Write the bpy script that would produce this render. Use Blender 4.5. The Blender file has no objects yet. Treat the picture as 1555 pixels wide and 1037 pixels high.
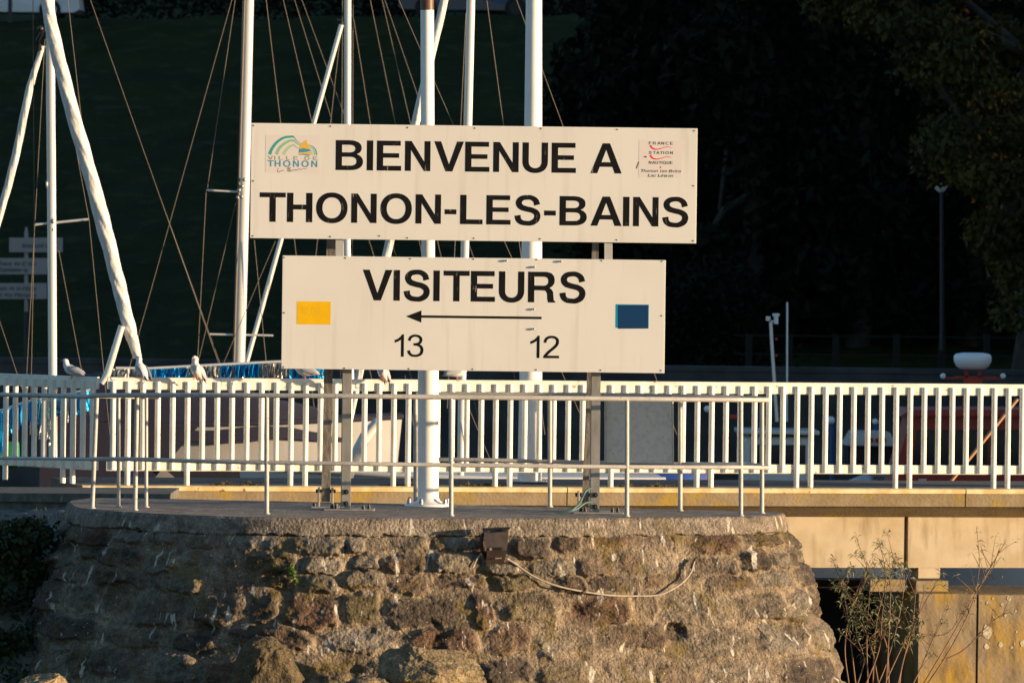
import bpy, bmesh, math, random
import numpy as np
from mathutils import Vector, Matrix, Euler
R = math.radians
random.seed(7)
RNG = np.random.default_rng(11)
S = bpy.context.scene
COL = S.collection

# ------------------------------------------------------------------ camera
F = 8500.0                       # focal length in photo pixels (photo is 1555 wide)
W0, H0 = 1555.0, 1037.0
HORIZ, ROLL, CAMZ = 400.0, 0.70, 2.28
cd = bpy.data.cameras.new('camera')
cd.sensor_width = 36.0
cd.lens = F / W0 * 36.0
cd.clip_start, cd.clip_end = 1.0, 3000.0
cam = bpy.data.objects.new('camera', cd); COL.objects.link(cam)
pitch = math.atan((518.5 - HORIZ) / F)
CR = Euler((math.pi / 2 - pitch, 0, 0)).to_matrix() @ Matrix.Rotation(R(ROLL), 3, 'Z')
cam.matrix_world = Matrix.Translation((0, -50, CAMZ)) @ CR.to_4x4()
cd.dof.use_dof = True
cd.dof.focus_distance = 51.0
cd.dof.aperture_fstop = 5.6
S.camera = cam

# ------------------------------------------------------------------ sky, sun, exposure
SUN_AZ, SUN_EL = 74.0, 5.0       # azimuth to the right of the direction from the scene to the camera
w = bpy.data.worlds.new('World'); S.world = w; w.use_nodes = True
nt = w.node_tree
bg = nt.nodes['Background']
sky = nt.nodes.new('ShaderNodeTexSky'); sky.sky_type = 'NISHITA'; sky.sun_disc = False
sky.sun_elevation = R(SUN_EL)
sky.sun_rotation = R(180 - SUN_AZ)
sky.air_density = 1.0; sky.dust_density = 0.7; sky.ozone_density = 2.6
nt.links.new(sky.outputs[0], bg.inputs[0]); bg.inputs[1].default_value = 0.15
sd = bpy.data.lights.new('sun', 'SUN'); sd.energy = 4.9; sd.angle = R(0.5); sd.color = (1.0, 0.735, 0.45)
sun = bpy.data.objects.new('sun', sd); COL.objects.link(sun)
sv = Vector((math.sin(R(SUN_AZ)) * math.cos(R(SUN_EL)), -math.cos(R(SUN_AZ)) * math.cos(R(SUN_EL)), math.sin(R(SUN_EL))))
sun.rotation_euler = sv.to_track_quat('Z', 'Y').to_euler(); sun.location = sv * 60
S.view_settings.view_transform = 'Standard'; S.view_settings.look = 'None'
S.view_settings.exposure = 1.0; S.view_settings.gamma = 1.0
S.cycles.max_bounces = 6

def P(px, py, D):
    """photo pixel and depth (metres from the camera plane along +Y) -> world point"""
    d = CR @ Vector(((px - W0 / 2) / F, (H0 / 2 - py) / F, -1.0))
    return Vector((0, -50, CAMZ)) + d * (D / d.y)
def PX(px, z, D):
    """world point at depth D, height z, seen in photo column px"""
    py = 400.0
    for _ in range(4):
        p = P(px, py, D); py += (p.z - z) / (D / F)
    return P(px, py, D)
def m(px, D): return px * D / F

# ------------------------------------------------------------------ materials
def mat(name, col, rough=0.6, metal=0.0, col2=None, scale=6.0, detail=6.0, lo=0.4, hi=0.6, bump=0.0, bscale=40.0,
        stretch=(1, 1, 1), col3=None, scale3=3.0, lo3=0.55, hi3=0.65, stretch3=None, bdist=0.01, spec=0.5):
    mt = bpy.data.materials.new(name); mt.use_nodes = True
    n, l = mt.node_tree.nodes, mt.node_tree.links
    b = n['Principled BSDF']
    b.inputs['Base Color'].default_value = (*col, 1); b.inputs['Roughness'].default_value = rough
    b.inputs['Metallic'].default_value = metal; b.inputs['Specular IOR Level'].default_value = spec
    tc = n.new('ShaderNodeTexCoord')
    def noise(sc, st, det=6.0):
        mp = n.new('ShaderNodeMapping'); mp.inputs['Scale'].default_value = st
        l.new(tc.outputs['Object'], mp.inputs[0])
        t = n.new('ShaderNodeTexNoise'); t.inputs['Scale'].default_value = sc; t.inputs['Detail'].default_value = det
        l.new(mp.outputs[0], t.inputs[0]); return t
    last = None
    def mixin(prev, c, t, lo, hi):
        r = n.new('ShaderNodeMapRange'); r.inputs[1].default_value = lo; r.inputs[2].default_value = hi
        l.new(t.outputs[0], r.inputs[0])
        mx = n.new('ShaderNodeMix'); mx.data_type = 'RGBA'
        l.new(r.outputs[0], mx.inputs[0])
        if prev is None: mx.inputs[6].default_value = (*col, 1)
        else: l.new(prev, mx.inputs[6])
        mx.inputs[7].default_value = (*c, 1)
        return mx.outputs[2]
    if col2: last = mixin(last, col2, noise(scale, stretch, detail), lo, hi)
    if col3: last = mixin(last, col3, noise(scale3, stretch3 or stretch), lo3, hi3)
    if last is not None: l.new(last, b.inputs['Base Color'])
    if bump:
        t = noise(bscale, (1, 1, 1), 5)
        bp = n.new('ShaderNodeBump'); bp.inputs['Strength'].default_value = bump; bp.inputs['Distance'].default_value = bdist
        l.new(t.outputs[0], bp.inputs['Height']); l.new(bp.outputs[0], b.inputs['Normal'])
    return mt

M = {}
M['pipe'] = mat('painted_pipe', (.42, .40, .37), .5, 0, (.34, .32, .29), 9, lo=.45, hi=.7, col3=(.16, .09, .05), scale3=26, lo3=.66, hi3=.72, bump=.25, bscale=60)
M['pipeback'] = M['pipe']
M['whitepaint'] = mat('white_fence_paint', (.80, .77, .68), .45, 0, (.70, .66, .57), 5, col3=(.36, .21, .10), scale3=17, lo3=.655, hi3=.73)
M['pole'] = mat('pole_paint', (.78, .77, .75), .4, 0, (.74, .73, .70), 3)
M['polebrown'] = mat('pole_band_brown', (.10, .045, .03), .5)
M['mastalu'] = mat('mast_aluminium', (.72, .70, .66), .38, .25, (.66, .64, .60), 4, stretch=(1, 1, .1))
M['wire'] = mat('rigging_wire', (.115, .090, .068), .55, .2)
M['sailcloth'] = mat('furled_sailcloth', (.70, .68, .64), .8, 0, (.56, .53, .50), 3.0, stretch=(6, 6, 1.2), bump=.5, bscale=12, bdist=.03)
M['signface'] = mat('sign_face', (.76, .73, .67), .42, 0, (.73, .695, .63), 1.6, lo=.4, hi=.7, col3=(.56, .49, .42), scale3=3.0, lo3=.54, hi3=.95, stretch3=(3.2, 1, .22), bump=.06, bscale=3, bdist=.01)
M['signedge'] = mat('sign_edge', (.62, .56, .46), .5)
M['black'] = mat('letter_black', (.005, .005, .007), .8, 0, (.008, .008, .009), 8, col3=(.22, .19, .15), scale3=9, lo3=.655, hi3=.74, stretch3=(5, 1, .9), spec=.15)
M['blackthin'] = mat('letter_black_clean', (.006, .006, .008), .8, spec=.15)
M['screw'] = mat('screw_head', (.08, .06, .05), .5, .5)
M['boltsteel'] = mat('bolt_steel', (.35, .33, .32), .4, .7)
M['yellow'] = mat('yellow_patch', (.86, .50, .012), .9, 0, (.82, .46, .012), 8, spec=.05)
M['bluepatch'] = mat('dark_blue_patch', (.012, .050, .13), .9, spec=.05)
M['cyanpatch'] = mat('cyan_patch', (.015, .26, .44), .9, spec=.05)
M['sticker'] = mat('sticker_vinyl', (.74, .665, .62), .45)
M['teal'] = mat('teal_ink', (.035, .36, .29), .5)
M['green2'] = mat('green_ink', (.27, .50, .33), .5)
M['green3'] = mat('light_green_ink', (.42, .58, .36), .5)
M['inkgrey'] = mat('greygreen_ink', (.26, .33, .25), .5)
M['inkblue'] = mat('blue_ink', (.05, .29, .40), .5)
M['inkyellow'] = mat('yellow_ink', (.78, .45, .05), .5)
M['inkred'] = mat('red_ink', (.72, .05, .06), .5)
M['inkdark'] = mat('dark_ink', (.035, .05, .04), .5)
M['galv'] = mat('galvanised_steel', (.36, .34, .31), .5, .35, (.28, .26, .235), 14, stretch=(1, 1, .35), lo=.35, hi=.65, col3=(.14, .10, .07), scale3=9, lo3=.66, hi3=.8, bump=.15, bscale=50)
M['galvlight'] = mat('bright_galvanised_steel', (.60, .57, .53), .4, .2, (.52, .49, .45), 14, stretch=(1, 1, .35))
M['oldsteel'] = mat('weathered_steel', (.25, .225, .19), .65, .2, (.15, .13, .11), 16, stretch=(2, 2, .4), bump=.5, bscale=60)
M['rustbolt'] = mat('dark_bolt', (.05, .045, .045), .45, .6)
M['flood'] = mat('floodlight_housing', (.060, .042, .034), .6, 0, (.09, .062, .045), 14, bump=.15, bscale=80)
M['black_plastic'] = mat('black_plastic', (.015, .014, .014), .5)
M['glass_dark'] = mat('dark_glass', (.02, .025, .035), .08, 0)
M['cable'] = mat('old_cable', (.36, .31, .25), .7, 0, (.28, .23, .18), 18)
M['hose'] = mat('green_hose', (.05, .11, .11), .5)
M['kerb'] = mat('kerb_concrete', (.27, .205, .125), .9, 0, (.20, .145, .075), 4, lo=.35, hi=.7, col3=(.33, .215, .03), scale3=3.2, lo3=.52, hi3=.70, bump=.6, bscale=30)
M['trim'] = mat('kerb_edge_trim', (.78, .64, .38), .6, 0, (.60, .44, .20), 6, col3=(.12, .09, .05), scale3=14, lo3=.66, hi3=.74)
M['deckc'] = mat('walkway_concrete', (.12, .10, .085), .95, 0, (.07, .06, .05), 9, bump=.5, bscale=40)
M['beam'] = mat('pale_beam_concrete', (.49, .40, .28), .8, 0, (.41, .32, .20), 3, lo=.4, hi=.65, col3=(.24, .165, .08), scale3=2.6, lo3=.54, hi3=.82, stretch3=(3, 3, .6), bump=.2, bscale=20)
M['wallmoss'] = mat('mossy_wall', (.24, .18, .11), .9, 0, (.34, .20, .012), 1.9, lo=.46, hi=.66, stretch=(1.4, 1.4, .7), col3=(.09, .062, .036), scale3=3.4, lo3=.48, hi3=.74, stretch3=(2, 2, .6), bump=.9, bscale=18)
M['lichen'] = mat('white_lichen', (.50, .44, .32), .9, 0, (.30, .24, .15), 26)
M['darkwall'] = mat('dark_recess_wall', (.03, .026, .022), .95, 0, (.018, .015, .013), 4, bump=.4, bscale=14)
M['joint'] = mat('joint_gap', (.02, .015, .012), .95)
M['slab'] = mat('old_slab', (.13, .12, .10), .9, 0, (.08, .075, .06), 7, col3=(.22, .20, .17), scale3=16, lo3=.6, hi3=.7, bump=.6, bscale=30)
M['topc'] = mat('platform_top', (.20, .165, .135), .95, 0, (.135, .11, .09), 5, lo=.4, hi=.65, col3=(.50, .47, .42), scale3=8, lo3=.56, hi3=.68, stretch3=(.8, 2.5, 1), bump=1.0, bscale=36, bdist=.02)
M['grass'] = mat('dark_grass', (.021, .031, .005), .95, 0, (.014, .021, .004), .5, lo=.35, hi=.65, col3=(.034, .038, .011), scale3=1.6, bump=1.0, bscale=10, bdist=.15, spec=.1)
M['earth'] = mat('bank_earth', (.05, .045, .03), .95, 0, (.03, .028, .02), 3, bump=1, bscale=10)
M['quayc'] = mat('far_quay_concrete', (.065, .065, .065), .9, 0, (.04, .04, .04), 1.5, bump=.3)
M['water'] = mat('harbour_water', (.012, .018, .022), .06, 0, bump=.35, bscale=2.5, bdist=.08)
M['hullwhite'] = mat('white_hull', (.62, .60, .57), .25, 0, (.56, .54, .51), 2)
M['hullnavy'] = mat('navy_hull', (.012, .016, .045), .25)
M['hulldark'] = mat('dark_hull', (.02, .022, .028), .3)
M['hullblue'] = mat('blue_cover', (.012, .06, .28), .6, 0, (.01, .04, .20), 4)
M['navycover'] = mat('navy_cover', (.010, .011, .032), .9, 0, (.014, .012, .026), 3, bump=.3, bscale=6, bdist=.03)
M['navystripe'] = mat('dark_stripe', (.018, .015, .018), .5)
M['wood'] = mat('varnished_wood', (.32, .15, .06), .4)
M['red'] = mat('red_cabin', (.35, .025, .012), .45, 0, (.28, .02, .01), 3)
M['redlamp'] = mat('red_lens', (.5, .02, .02), .3)
M['carwhite'] = mat('white_car_paint', (.62, .64, .66), .25)
M['cardark'] = mat('bluish_dark_car_paint', (.03, .05, .09), .2)
M['tyre'] = mat('tyre_rubber', (.015, .015, .015), .9)
M['lampwhite'] = mat('white_globe', (.75, .78, .8), .3)
M['bluepost'] = mat('blue_post', (.02, .07, .22), .5)
M['tinselblue'] = mat('blue_foil', (.01, .42, .78), .3, .35, bump=.8, bscale=30, bdist=.03)
M['tinselsilver'] = mat('silver_foil', (.66, .62, .56), .25, .6, bump=.8, bscale=30, bdist=.03)
M['gullwhite'] = mat('gull_white', (.70, .68, .66), .8)
M['gullgrey'] = mat('gull_grey', (.34, .36, .40), .8)
M['gulltip'] = mat('gull_wing_tip', (.04, .04, .045), .8)
M['orange'] = mat('gull_beak', (.55, .12, .03), .6)
M['leafdark'] = mat('dark_leaf', (.045, .042, .009), .7, 0, (.100, .072, .012), .9, lo=.45, hi=.65, spec=.2)
M['leafsuntint'] = mat('sunlit_tint_leaf', (.32, .17, .03), .7, 0, (.42, .12, .02), 3, spec=.2)  # bright orange stands for sunlight on leaves that the sun does not reach
M['hullgrey'] = mat('greyish_hull', (.36, .34, .33), .5, 0, (.31, .295, .285), 2)
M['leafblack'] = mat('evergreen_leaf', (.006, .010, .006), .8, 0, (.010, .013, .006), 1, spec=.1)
M['ivy'] = mat('ivy_leaf', (.016, .028, .010), .7, 0, (.028, .040, .012), 6, spec=.3)
M['plantgreen'] = mat('wall_plant_leaf', (.11, .17, .02), .6)
M['mossy'] = mat('dry_moss', (.16, .11, .045), .95, 0, (.09, .09, .03), 9)
M['willow'] = mat('willow_leaf', (.20, .19, .08), .7, 0, (.12, .14, .06), 5)
M['twig'] = mat('reddish_twig', (.22, .10, .05), .7, 0, (.14, .08, .045), 8)
M['bark'] = mat('tree_bark', (.05, .04, .03), .95, 0, (.03, .025, .02), 6, bump=.8, bscale=8)
M['post_dark'] = mat('dark_post', (.02, .02, .022), .6)
M['lamppole'] = mat('lamp_pole', (.014, .013, .017), .5)
M['infopanel'] = mat('grey_panel', (.72, .68, .62), .8, 0, (.62, .58, .53), 22, lo=.45, hi=.65, col3=(.12, .10, .09), scale3=60, lo3=.68, hi3=.72)
M['signwhite'] = mat('direction_sign_white', (.32, .29, .28), .7)
M['signedark'] = mat('direction_sign_text', (.05, .05, .06), .6)
M['fencestone'] = mat('grey_fence_post', (.013, .012, .009), .9)
M['yellowleaf'] = mat('fallen_leaf', (.5, .28, .05), .7)

# masonry material: colours come from a per-vertex stone attribute, plus fine noise, droppings and lichen
def masonry_mat():
    mt = bpy.data.materials.new('rubble_masonry'); mt.use_nodes = True
    n, l = mt.node_tree.nodes, mt.node_tree.links
    b = n['Principled BSDF']; b.inputs['Roughness'].default_value = .92; b.inputs['Specular IOR Level'].default_value = .25
    at = n.new('ShaderNodeAttribute'); at.attribute_name = 'stone'
    tc = n.new('ShaderNodeTexCoord')
    def noise(sc, src='Object', st=(1, 1, 1), det=8, dist=0):
        mp = n.new('ShaderNodeMapping'); mp.inputs['Scale'].default_value = st
        l.new(tc.outputs[src], mp.inputs[0])
        t = n.new('ShaderNodeTexNoise'); t.inputs['Scale'].default_value = sc; t.inputs['Detail'].default_value = det
        t.inputs['Distortion'].default_value = dist
        l.new(mp.outputs[0], t.inputs[0]); return t.outputs[0]
    def rng(x, a, c, lo=0.0, hi=1.0):
        r = n.new('ShaderNodeMapRange'); r.inputs[1].default_value = a; r.inputs[2].default_value = c
        r.inputs[3].default_value = lo; r.inputs[4].default_value = hi
        l.new(x, r.inputs[0]); return r.outputs[0]
    def mix(f, a, c):
        mx = n.new('ShaderNodeMix'); mx.data_type = 'RGBA'; l.new(f, mx.inputs[0]); l.new(a, mx.inputs[6])
        if isinstance(c, tuple): mx.inputs[7].default_value = (*c, 1)
        else: l.new(c, mx.inputs[7])
        return mx.outputs[2]
    def mulv(a, x):
        mx = n.new('ShaderNodeVectorMath'); mx.operation = 'SCALE'; l.new(a, mx.inputs[0]); l.new(x, mx.inputs['Scale']); return mx.outputs[0]
    c = mulv(at.outputs['Color'], rng(noise(14), .34, .66, .66, 1.32))
    c = mulv(c, rng(noise(5.5), .3, .7, .78, 1.1))
    c = mulv(c, rng(noise(60), .35, .65, .7, 1.3))
    c = mix(rng(noise(2.3, dist=1.5), .56, .68, 0, .65), c, (.12, .085, .022))          # ochre and olive lichen
    c = mix(rng(noise(3.1, st=(1, 1, 1.7)), .60, .70, 0, .6), c, (.035, .032, .027))       # dark damp staining
    c = mix(rng(noise(13, 'UV', (1, .30, 1), 5, .4), .625, .67, 0, .8), c, (.50, .46, .40))     # white droppings, running down
    c = mix(rng(noise(46), .69, .73, 0, .85), c, (.62, .58, .52))
    l.new(c, b.inputs['Base Color'])
    bp = n.new('ShaderNodeBump'); bp.inputs['Strength'].default_value = 1.0; bp.inputs['Distance'].default_value = .028
    l.new(noise(38, det=10), bp.inputs['Height']); l.new(bp.outputs[0], b.inputs['Normal'])
    return mt
M['masonry'] = masonry_mat()

# ------------------------------------------------------------------ mesh builder and objects
class MB:
    def __init__(s): s.v = []; s.f = []; s.sm = []
    def add(s, vs, fs, smooth=False):
        o = len(s.v); s.v += [tuple(v) for v in vs]
        for f in fs: s.f.append(tuple(i + o for i in f)); s.sm.append(smooth)
        return s
    def box(s, c, d, rot=None, bev=0.0):
        """box centred on c with full sizes d; bev chamfers the four long vertical edges and the rims"""
        c = Vector(c); h = Vector(d) / 2
        if bev <= 0:
            vs = [Vector((x, y, z)) for z in (-h.z, h.z) for y in (-h.y, h.y) for x in (-h.x, h.x)]
            fs = [(0, 2, 3, 1), (4, 5, 7, 6), (0, 1, 5, 4), (2, 6, 7, 3), (0, 4, 6, 2), (1, 3, 7, 5)]
        else:
            bm = bmesh.new(); bmesh.ops.create_cube(bm, size=1.0)
            for v in bm.verts: v.co = Vector((v.co.x * d[0], v.co.y * d[1], v.co.z * d[2]))
            bmesh.ops.bevel(bm, geom=list(bm.edges), offset=bev, segments=2, affect='EDGES', profile=.5)
            bm.verts.index_update()
            vs = [v.co.copy() for v in bm.verts]; fs = [tuple(v.index for v in f.verts) for f in bm.faces]; bm.free()
        if rot is not None: vs = [rot @ v for v in vs]
        return s.add([c + v for v in vs], fs)
    def bar(s, a, b, w, d, up=(0, 1, 0)):
        """rectangular bar from a to b, width w across, depth d along up"""
        a, b = Vector(a), Vector(b); t = (b - a).normalized(); u = Vector(up); u = (u - t * u.dot(t)).normalized(); x = t.cross(u)
        vs = []
        for p in (a, b):
            for i, j in ((-1, -1), (1, -1), (1, 1), (-1, 1)): vs.append(p + x * (i * w / 2) + u * (j * d / 2))
        return s.add(vs, [(0, 1, 2, 3), (7, 6, 5, 4), (0, 4, 5, 1), (1, 5, 6, 2), (2, 6, 7, 3), (3, 7, 4, 0)])
    def tube(s, pts, r, n=10, cap=True, sq=1.0):
        pts = [Vector(p) for p in pts]; rs = r if isinstance(r, (list, tuple)) else [r] * len(pts)
        t0 = (pts[1] - pts[0]).normalized(); ref = Vector((0, 1, 0)) if abs(t0.y) < .9 else Vector((1, 0, 0))
        vs = []
        for i, p in enumerate(pts):
            t = (pts[min(i + 1, len(pts) - 1)] - pts[max(i - 1, 0)]).normalized()
            u = (ref - t * ref.dot(t)).normalized(); x = t.cross(u); ref = u
            for k in range(n):
                a = 2 * math.pi * k / n; vs.append(p + (x * math.cos(a) + u * math.sin(a) * sq) * rs[i])
        fs = []
        for i in range(len(pts) - 1):
            for k in range(n): fs.append((i * n + k, i * n + (k + 1) % n, (i + 1) * n + (k + 1) % n, (i + 1) * n + k))
        s.add(vs, fs, True)
        if cap: s.add([vs[k] for k in range(n)], [tuple(range(n))[::-1]]); s.add([vs[-n + k] for k in range(n)], [tuple(range(n))])
        return s
    def prism(s, pts, z0, z1):
        n = len(pts); vs = [(x, y, z0) for x, y in pts] + [(x, y, z1) for x, y in pts]
        fs = [tuple(range(n))[::-1], tuple(range(n, 2 * n))] + [(i, (i + 1) % n, n + (i + 1) % n, n + i) for i in range(n)]
        return s.add(vs, fs)
    def ball(s, c, r, n=12, k=8):
        c = Vector(c); r = Vector(r) if not isinstance(r, (int, float)) else Vector((r, r, r))
        vs = [c + Vector((0, 0, -r.z))]
        for j in range(1, k):
            a = math.pi * j / k - math.pi / 2
            for i in range(n):
                t = 2 * math.pi * i / n; vs.append(c + Vector((math.cos(a) * math.cos(t) * r.x, math.cos(a) * math.sin(t) * r.y, math.sin(a) * r.z)))
        vs.append(c + Vector((0, 0, r.z))); fs = []
        for i in range(n): fs.append((0, 1 + (i + 1) % n, 1 + i)); fs.append((len(vs) - 1, len(vs) - 1 - n + i, len(vs) - 1 - n + (i + 1) % n))
        for j in range(k - 2):
            for i in range(n):
                a = 1 + j * n; fs.append((a + i, a + (i + 1) % n, a + n + (i + 1) % n, a + n + i))
        return s.add(vs, fs, True)
    def obj(s, name, mt, parent=None, org=None):
        if org is None: org = ORG[parent.name] if parent else Vector((0, 0, 0))
        org = Vector(org)
        me = bpy.data.meshes.new(name)
        me.from_pydata([(v[0] - org.x, v[1] - org.y, v[2] - org.z) for v in s.v], [], s.f)
        me.polygons.foreach_set('use_smooth', s.sm); me.update()
        me.materials.append(M[mt] if isinstance(mt, str) else mt)
        o = bpy.data.objects.new(name, me); COL.objects.link(o)
        if parent: o.parent = parent
        else: o.location = org
        ORG[o.name] = org
        return o
ORG = {}
def tag(o, label=None, cat=None, group=None, kind=None):
    if label: o['label'] = label
    if cat: o['category'] = cat
    if group: o['group'] = group
    if kind: o['kind'] = kind
    return o
def thing(name, org, label, cat, group=None):
    o = bpy.data.objects.new(name, None); COL.objects.link(o); o.location = org; o.empty_display_size = .2
    ORG[o.name] = Vector(org); return tag(o, label, cat, group)
def catmull(pts, k=8):
    pts = [np.array(p, float) for p in pts]; out = []
    q = [2 * pts[0] - pts[1]] + pts + [2 * pts[-1] - pts[-2]]
    for i in range(1, len(q) - 2):
        for j in range(k):
            t = j / k; a, b, c, d = q[i - 1], q[i], q[i + 1], q[i + 2]
            out.append(.5 * ((2 * b) + (c - a) * t + (2 * a - 5 * b + 4 * c - d) * t * t + (3 * b - a - 3 * c + d) * t ** 3))
    out.append(pts[-1]); return out

# numpy value noise (2-D and 3-D through hashing)
def _h(*k):
    h = np.zeros_like(k[0], dtype=np.uint64)
    for i, a in enumerate(k): h = (h ^ (a.astype(np.int64).astype(np.uint64) * np.uint64([73856093, 19349663, 83492791][i]))) * np.uint64(0x9E3779B97F4A7C15); h ^= h >> np.uint64(29)
    return (h & np.uint64(0xFFFFFF)).astype(np.float64) / 0xFFFFFF
def vnoise(x, y, z=None):
    with np.errstate(over='ignore'):
        if z is None: z = np.zeros_like(x)
        xi, yi, zi = np.floor(x), np.floor(y), np.floor(z); fx, fy, fz = x - xi, y - yi, z - zi
        fx, fy, fz = [t * t * (3 - 2 * t) for t in (fx, fy, fz)]; r = 0
        for a in (0, 1):
            for b in (0, 1):
                for c in (0, 1):
                    wgt = (fx if a else 1 - fx) * (fy if b else 1 - fy) * (fz if c else 1 - fz)
                    r = r + wgt * _h(xi + a, yi + b, zi + c)
        return r * 2 - 1
def fbm(x, y, z=None, o=4):
    r = 0; a = 1; s = 0
    for i in range(o):
        r = r + a * vnoise(x * 2 ** i + 17.3 * i, y * 2 ** i - 9.1 * i, None if z is None else z * 2 ** i + 4.7 * i); s += a; a *= .5
    return r / s
# letter outlines: per letter a list of closed curves, per curve six integers per point (left handle, point, right handle) in thousandths
GL = {}
GL[','] = [[53,-119,38,-119,48,-56,58,8,68,71,91,71,114,71,137,71,119,8,102,-56,84,-119,69,-119]]
GL['0'] = [[264,-7,227,-7,189,-7,157,3,130,24,103,45,83,74,69,113,55,152,48,199,48,254,48,309,55,356,69,395,83,434,104,464,130,484,157,505,189,516,227,516,264,516,296,505,323,484,350,464,370,434,384,395,398,356,405,309,405,254,405,199,398,152,384,113,370,74,350,45,323,24,297,3],[202,50,227,50,252,50,273,58,290,74,308,90,321,113,330,144,339,174,344,211,344,254,344,297,339,334,330,365,321,395,308,419,290,435,273,451,252,460,227,460,202,460,180,451,163,435,146,419,132,395,123,365,114,334,109,297,109,254,109,211,114,174,123,144,132,113,146,90,163,74,180,58]]
GL['1'] = [[181,0,76,0,76,18,76,36,76,55,181,55,286,55,391,55,391,36,391,18,391,0,286,0],[250,509,276,509,276,339,276,170,276,0,255,0,234,0,212,0,212,149,212,299,212,448,211,448,210,448,209,448,168,418,127,388,86,358,86,381,86,404,86,427,123,454,161,481,198,509,224,509]]
GL['2'] = [[172,0,64,0,64,16,64,32,64,47,121,108,177,168,234,229,254,249,270,267,282,282,295,298,304,313,311,327,317,341,320,356,320,371,320,390,316,405,308,419,299,432,288,442,273,449,259,456,242,460,224,460,204,460,187,456,172,447,158,439,147,428,139,413,131,399,127,382,127,362,107,362,86,362,66,362,66,392,72,419,86,442,100,465,119,483,143,496,167,509,194,516,225,516,255,516,282,509,306,497,329,484,348,467,361,445,374,424,381,399,381,372,381,354,378,335,371,318,364,300,353,280,336,259,319,237,296,211,267,180,229,140,191,100,153,60,153,59,153,58,153,57,231,57,310,57,389,57,389,38,389,19,389,0,281,0]]
GL['B'] = [[122,0,60,0,60,170,60,339,60,509,120,509,181,509,241,509,276,509,306,503,329,491,352,479,369,462,381,442,392,422,398,399,398,374,398,352,394,334,387,320,379,306,369,294,356,286,344,277,330,271,315,267,315,265,315,264,315,262,331,261,347,255,363,245,379,235,392,221,402,203,413,185,418,163,418,136,418,111,412,87,400,67,388,46,370,30,344,18,319,6,287,0,247,0,184,0],[125,115,125,57,165,57,205,57,245,57,284,57,313,65,330,80,347,95,355,114,355,137,355,154,351,170,342,184,334,198,321,209,306,218,290,227,271,231,248,231,207,231,166,231,125,231,125,173],[125,341,125,285,162,285,200,285,238,285,257,285,273,289,288,296,303,303,315,313,323,326,332,339,336,355,336,372,336,395,328,414,313,429,297,444,273,452,240,452,202,452,163,452,125,452,125,396]]
GL['C'] = [[293,-7,267,-7,223,-7,184,4,150,25,116,46,89,76,70,115,50,154,40,201,40,254,40,308,50,354,70,393,89,432,116,462,150,484,184,505,223,516,267,516,293,516,317,512,340,504,363,497,384,486,402,471,420,457,436,439,448,418,460,398,468,374,473,348,451,348,430,348,408,348,404,366,398,381,389,395,381,408,370,419,357,428,345,438,331,444,315,449,300,454,284,456,267,456,236,456,208,448,184,432,159,417,139,394,125,364,111,334,103,297,103,254,103,211,111,175,125,145,140,115,159,92,184,76,209,61,236,53,267,53,284,53,300,55,315,60,331,65,345,71,357,81,370,90,381,101,389,114,398,128,404,143,408,160,430,160,451,160,473,160,469,135,460,111,448,91,436,70,421,52,402,38,384,23,363,12,341,5,318,-3]]
GL['E'] = [[165,0,60,0,60,170,60,339,60,509,164,509,268,509,372,509,372,490,372,471,372,452,290,452,207,452,125,452,125,396,125,341,125,286,202,286,278,286,355,286,355,267,355,248,355,229,278,229,202,229,125,229,125,172,125,114,125,57,208,57,292,57,375,57,375,38,375,19,375,0,270,0]]
GL['L'] = [[160,0,60,0,60,170,60,339,60,509,82,509,103,509,125,509,125,358,125,208,125,57,203,57,282,57,361,57,361,38,361,19,361,0,261,0]]
GL['M'] = [[81,0,60,0,60,170,60,339,60,509,91,509,121,509,152,509,193,402,235,294,277,187,280,180,284,170,287,159,291,148,295,136,299,123,303,110,307,97,311,84,315,71,319,59,322,49,317,49,312,49,307,49,310,59,314,70,318,83,322,95,326,108,330,121,334,134,338,147,342,158,346,170,349,179,352,187,394,294,435,402,476,509,507,509,537,509,568,509,568,339,568,170,568,0,547,0,525,0,504,0,504,97,504,194,504,291,504,302,504,314,504,327,505,340,505,354,505,369,505,383,506,398,506,413,506,428,507,443,507,457,509,457,511,457,513,457,508,441,503,426,498,409,492,393,487,378,482,363,477,348,472,334,467,322,463,309,459,299,456,291,418,194,380,97,342,0,323,0,305,0,286,0,248,97,209,194,170,291,167,299,163,309,159,321,155,333,150,346,145,361,140,376,135,391,129,408,124,424,118,441,112,457,114,457,117,457,119,457,119,444,120,431,120,416,120,401,121,387,121,372,121,357,121,342,122,328,122,315,122,302,122,291,122,194,122,97,122,0,101,0]]
GL['P'] = [[82,0,60,0,60,170,60,339,60,509,118,509,177,509,235,509,274,509,307,502,332,487,358,473,377,454,390,430,402,405,409,378,409,348,409,317,402,290,390,265,377,241,358,222,332,207,307,193,274,186,235,186,193,186,151,186,109,186,109,205,109,224,109,242,150,242,191,242,233,242,259,242,281,247,297,256,313,265,325,278,333,294,341,310,344,328,344,348,344,368,341,386,333,402,325,417,313,430,297,439,280,448,259,452,232,452,196,452,160,452,125,452,125,301,125,151,125,0,103,0]]
GL['T'] = [[85,452,32,452,32,471,32,490,32,509,160,509,288,509,417,509,417,490,417,471,417,452,363,452,310,452,257,452,257,301,257,151,257,0,235,0,214,0,193,0,193,151,193,301,193,452,139,452]]
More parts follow.
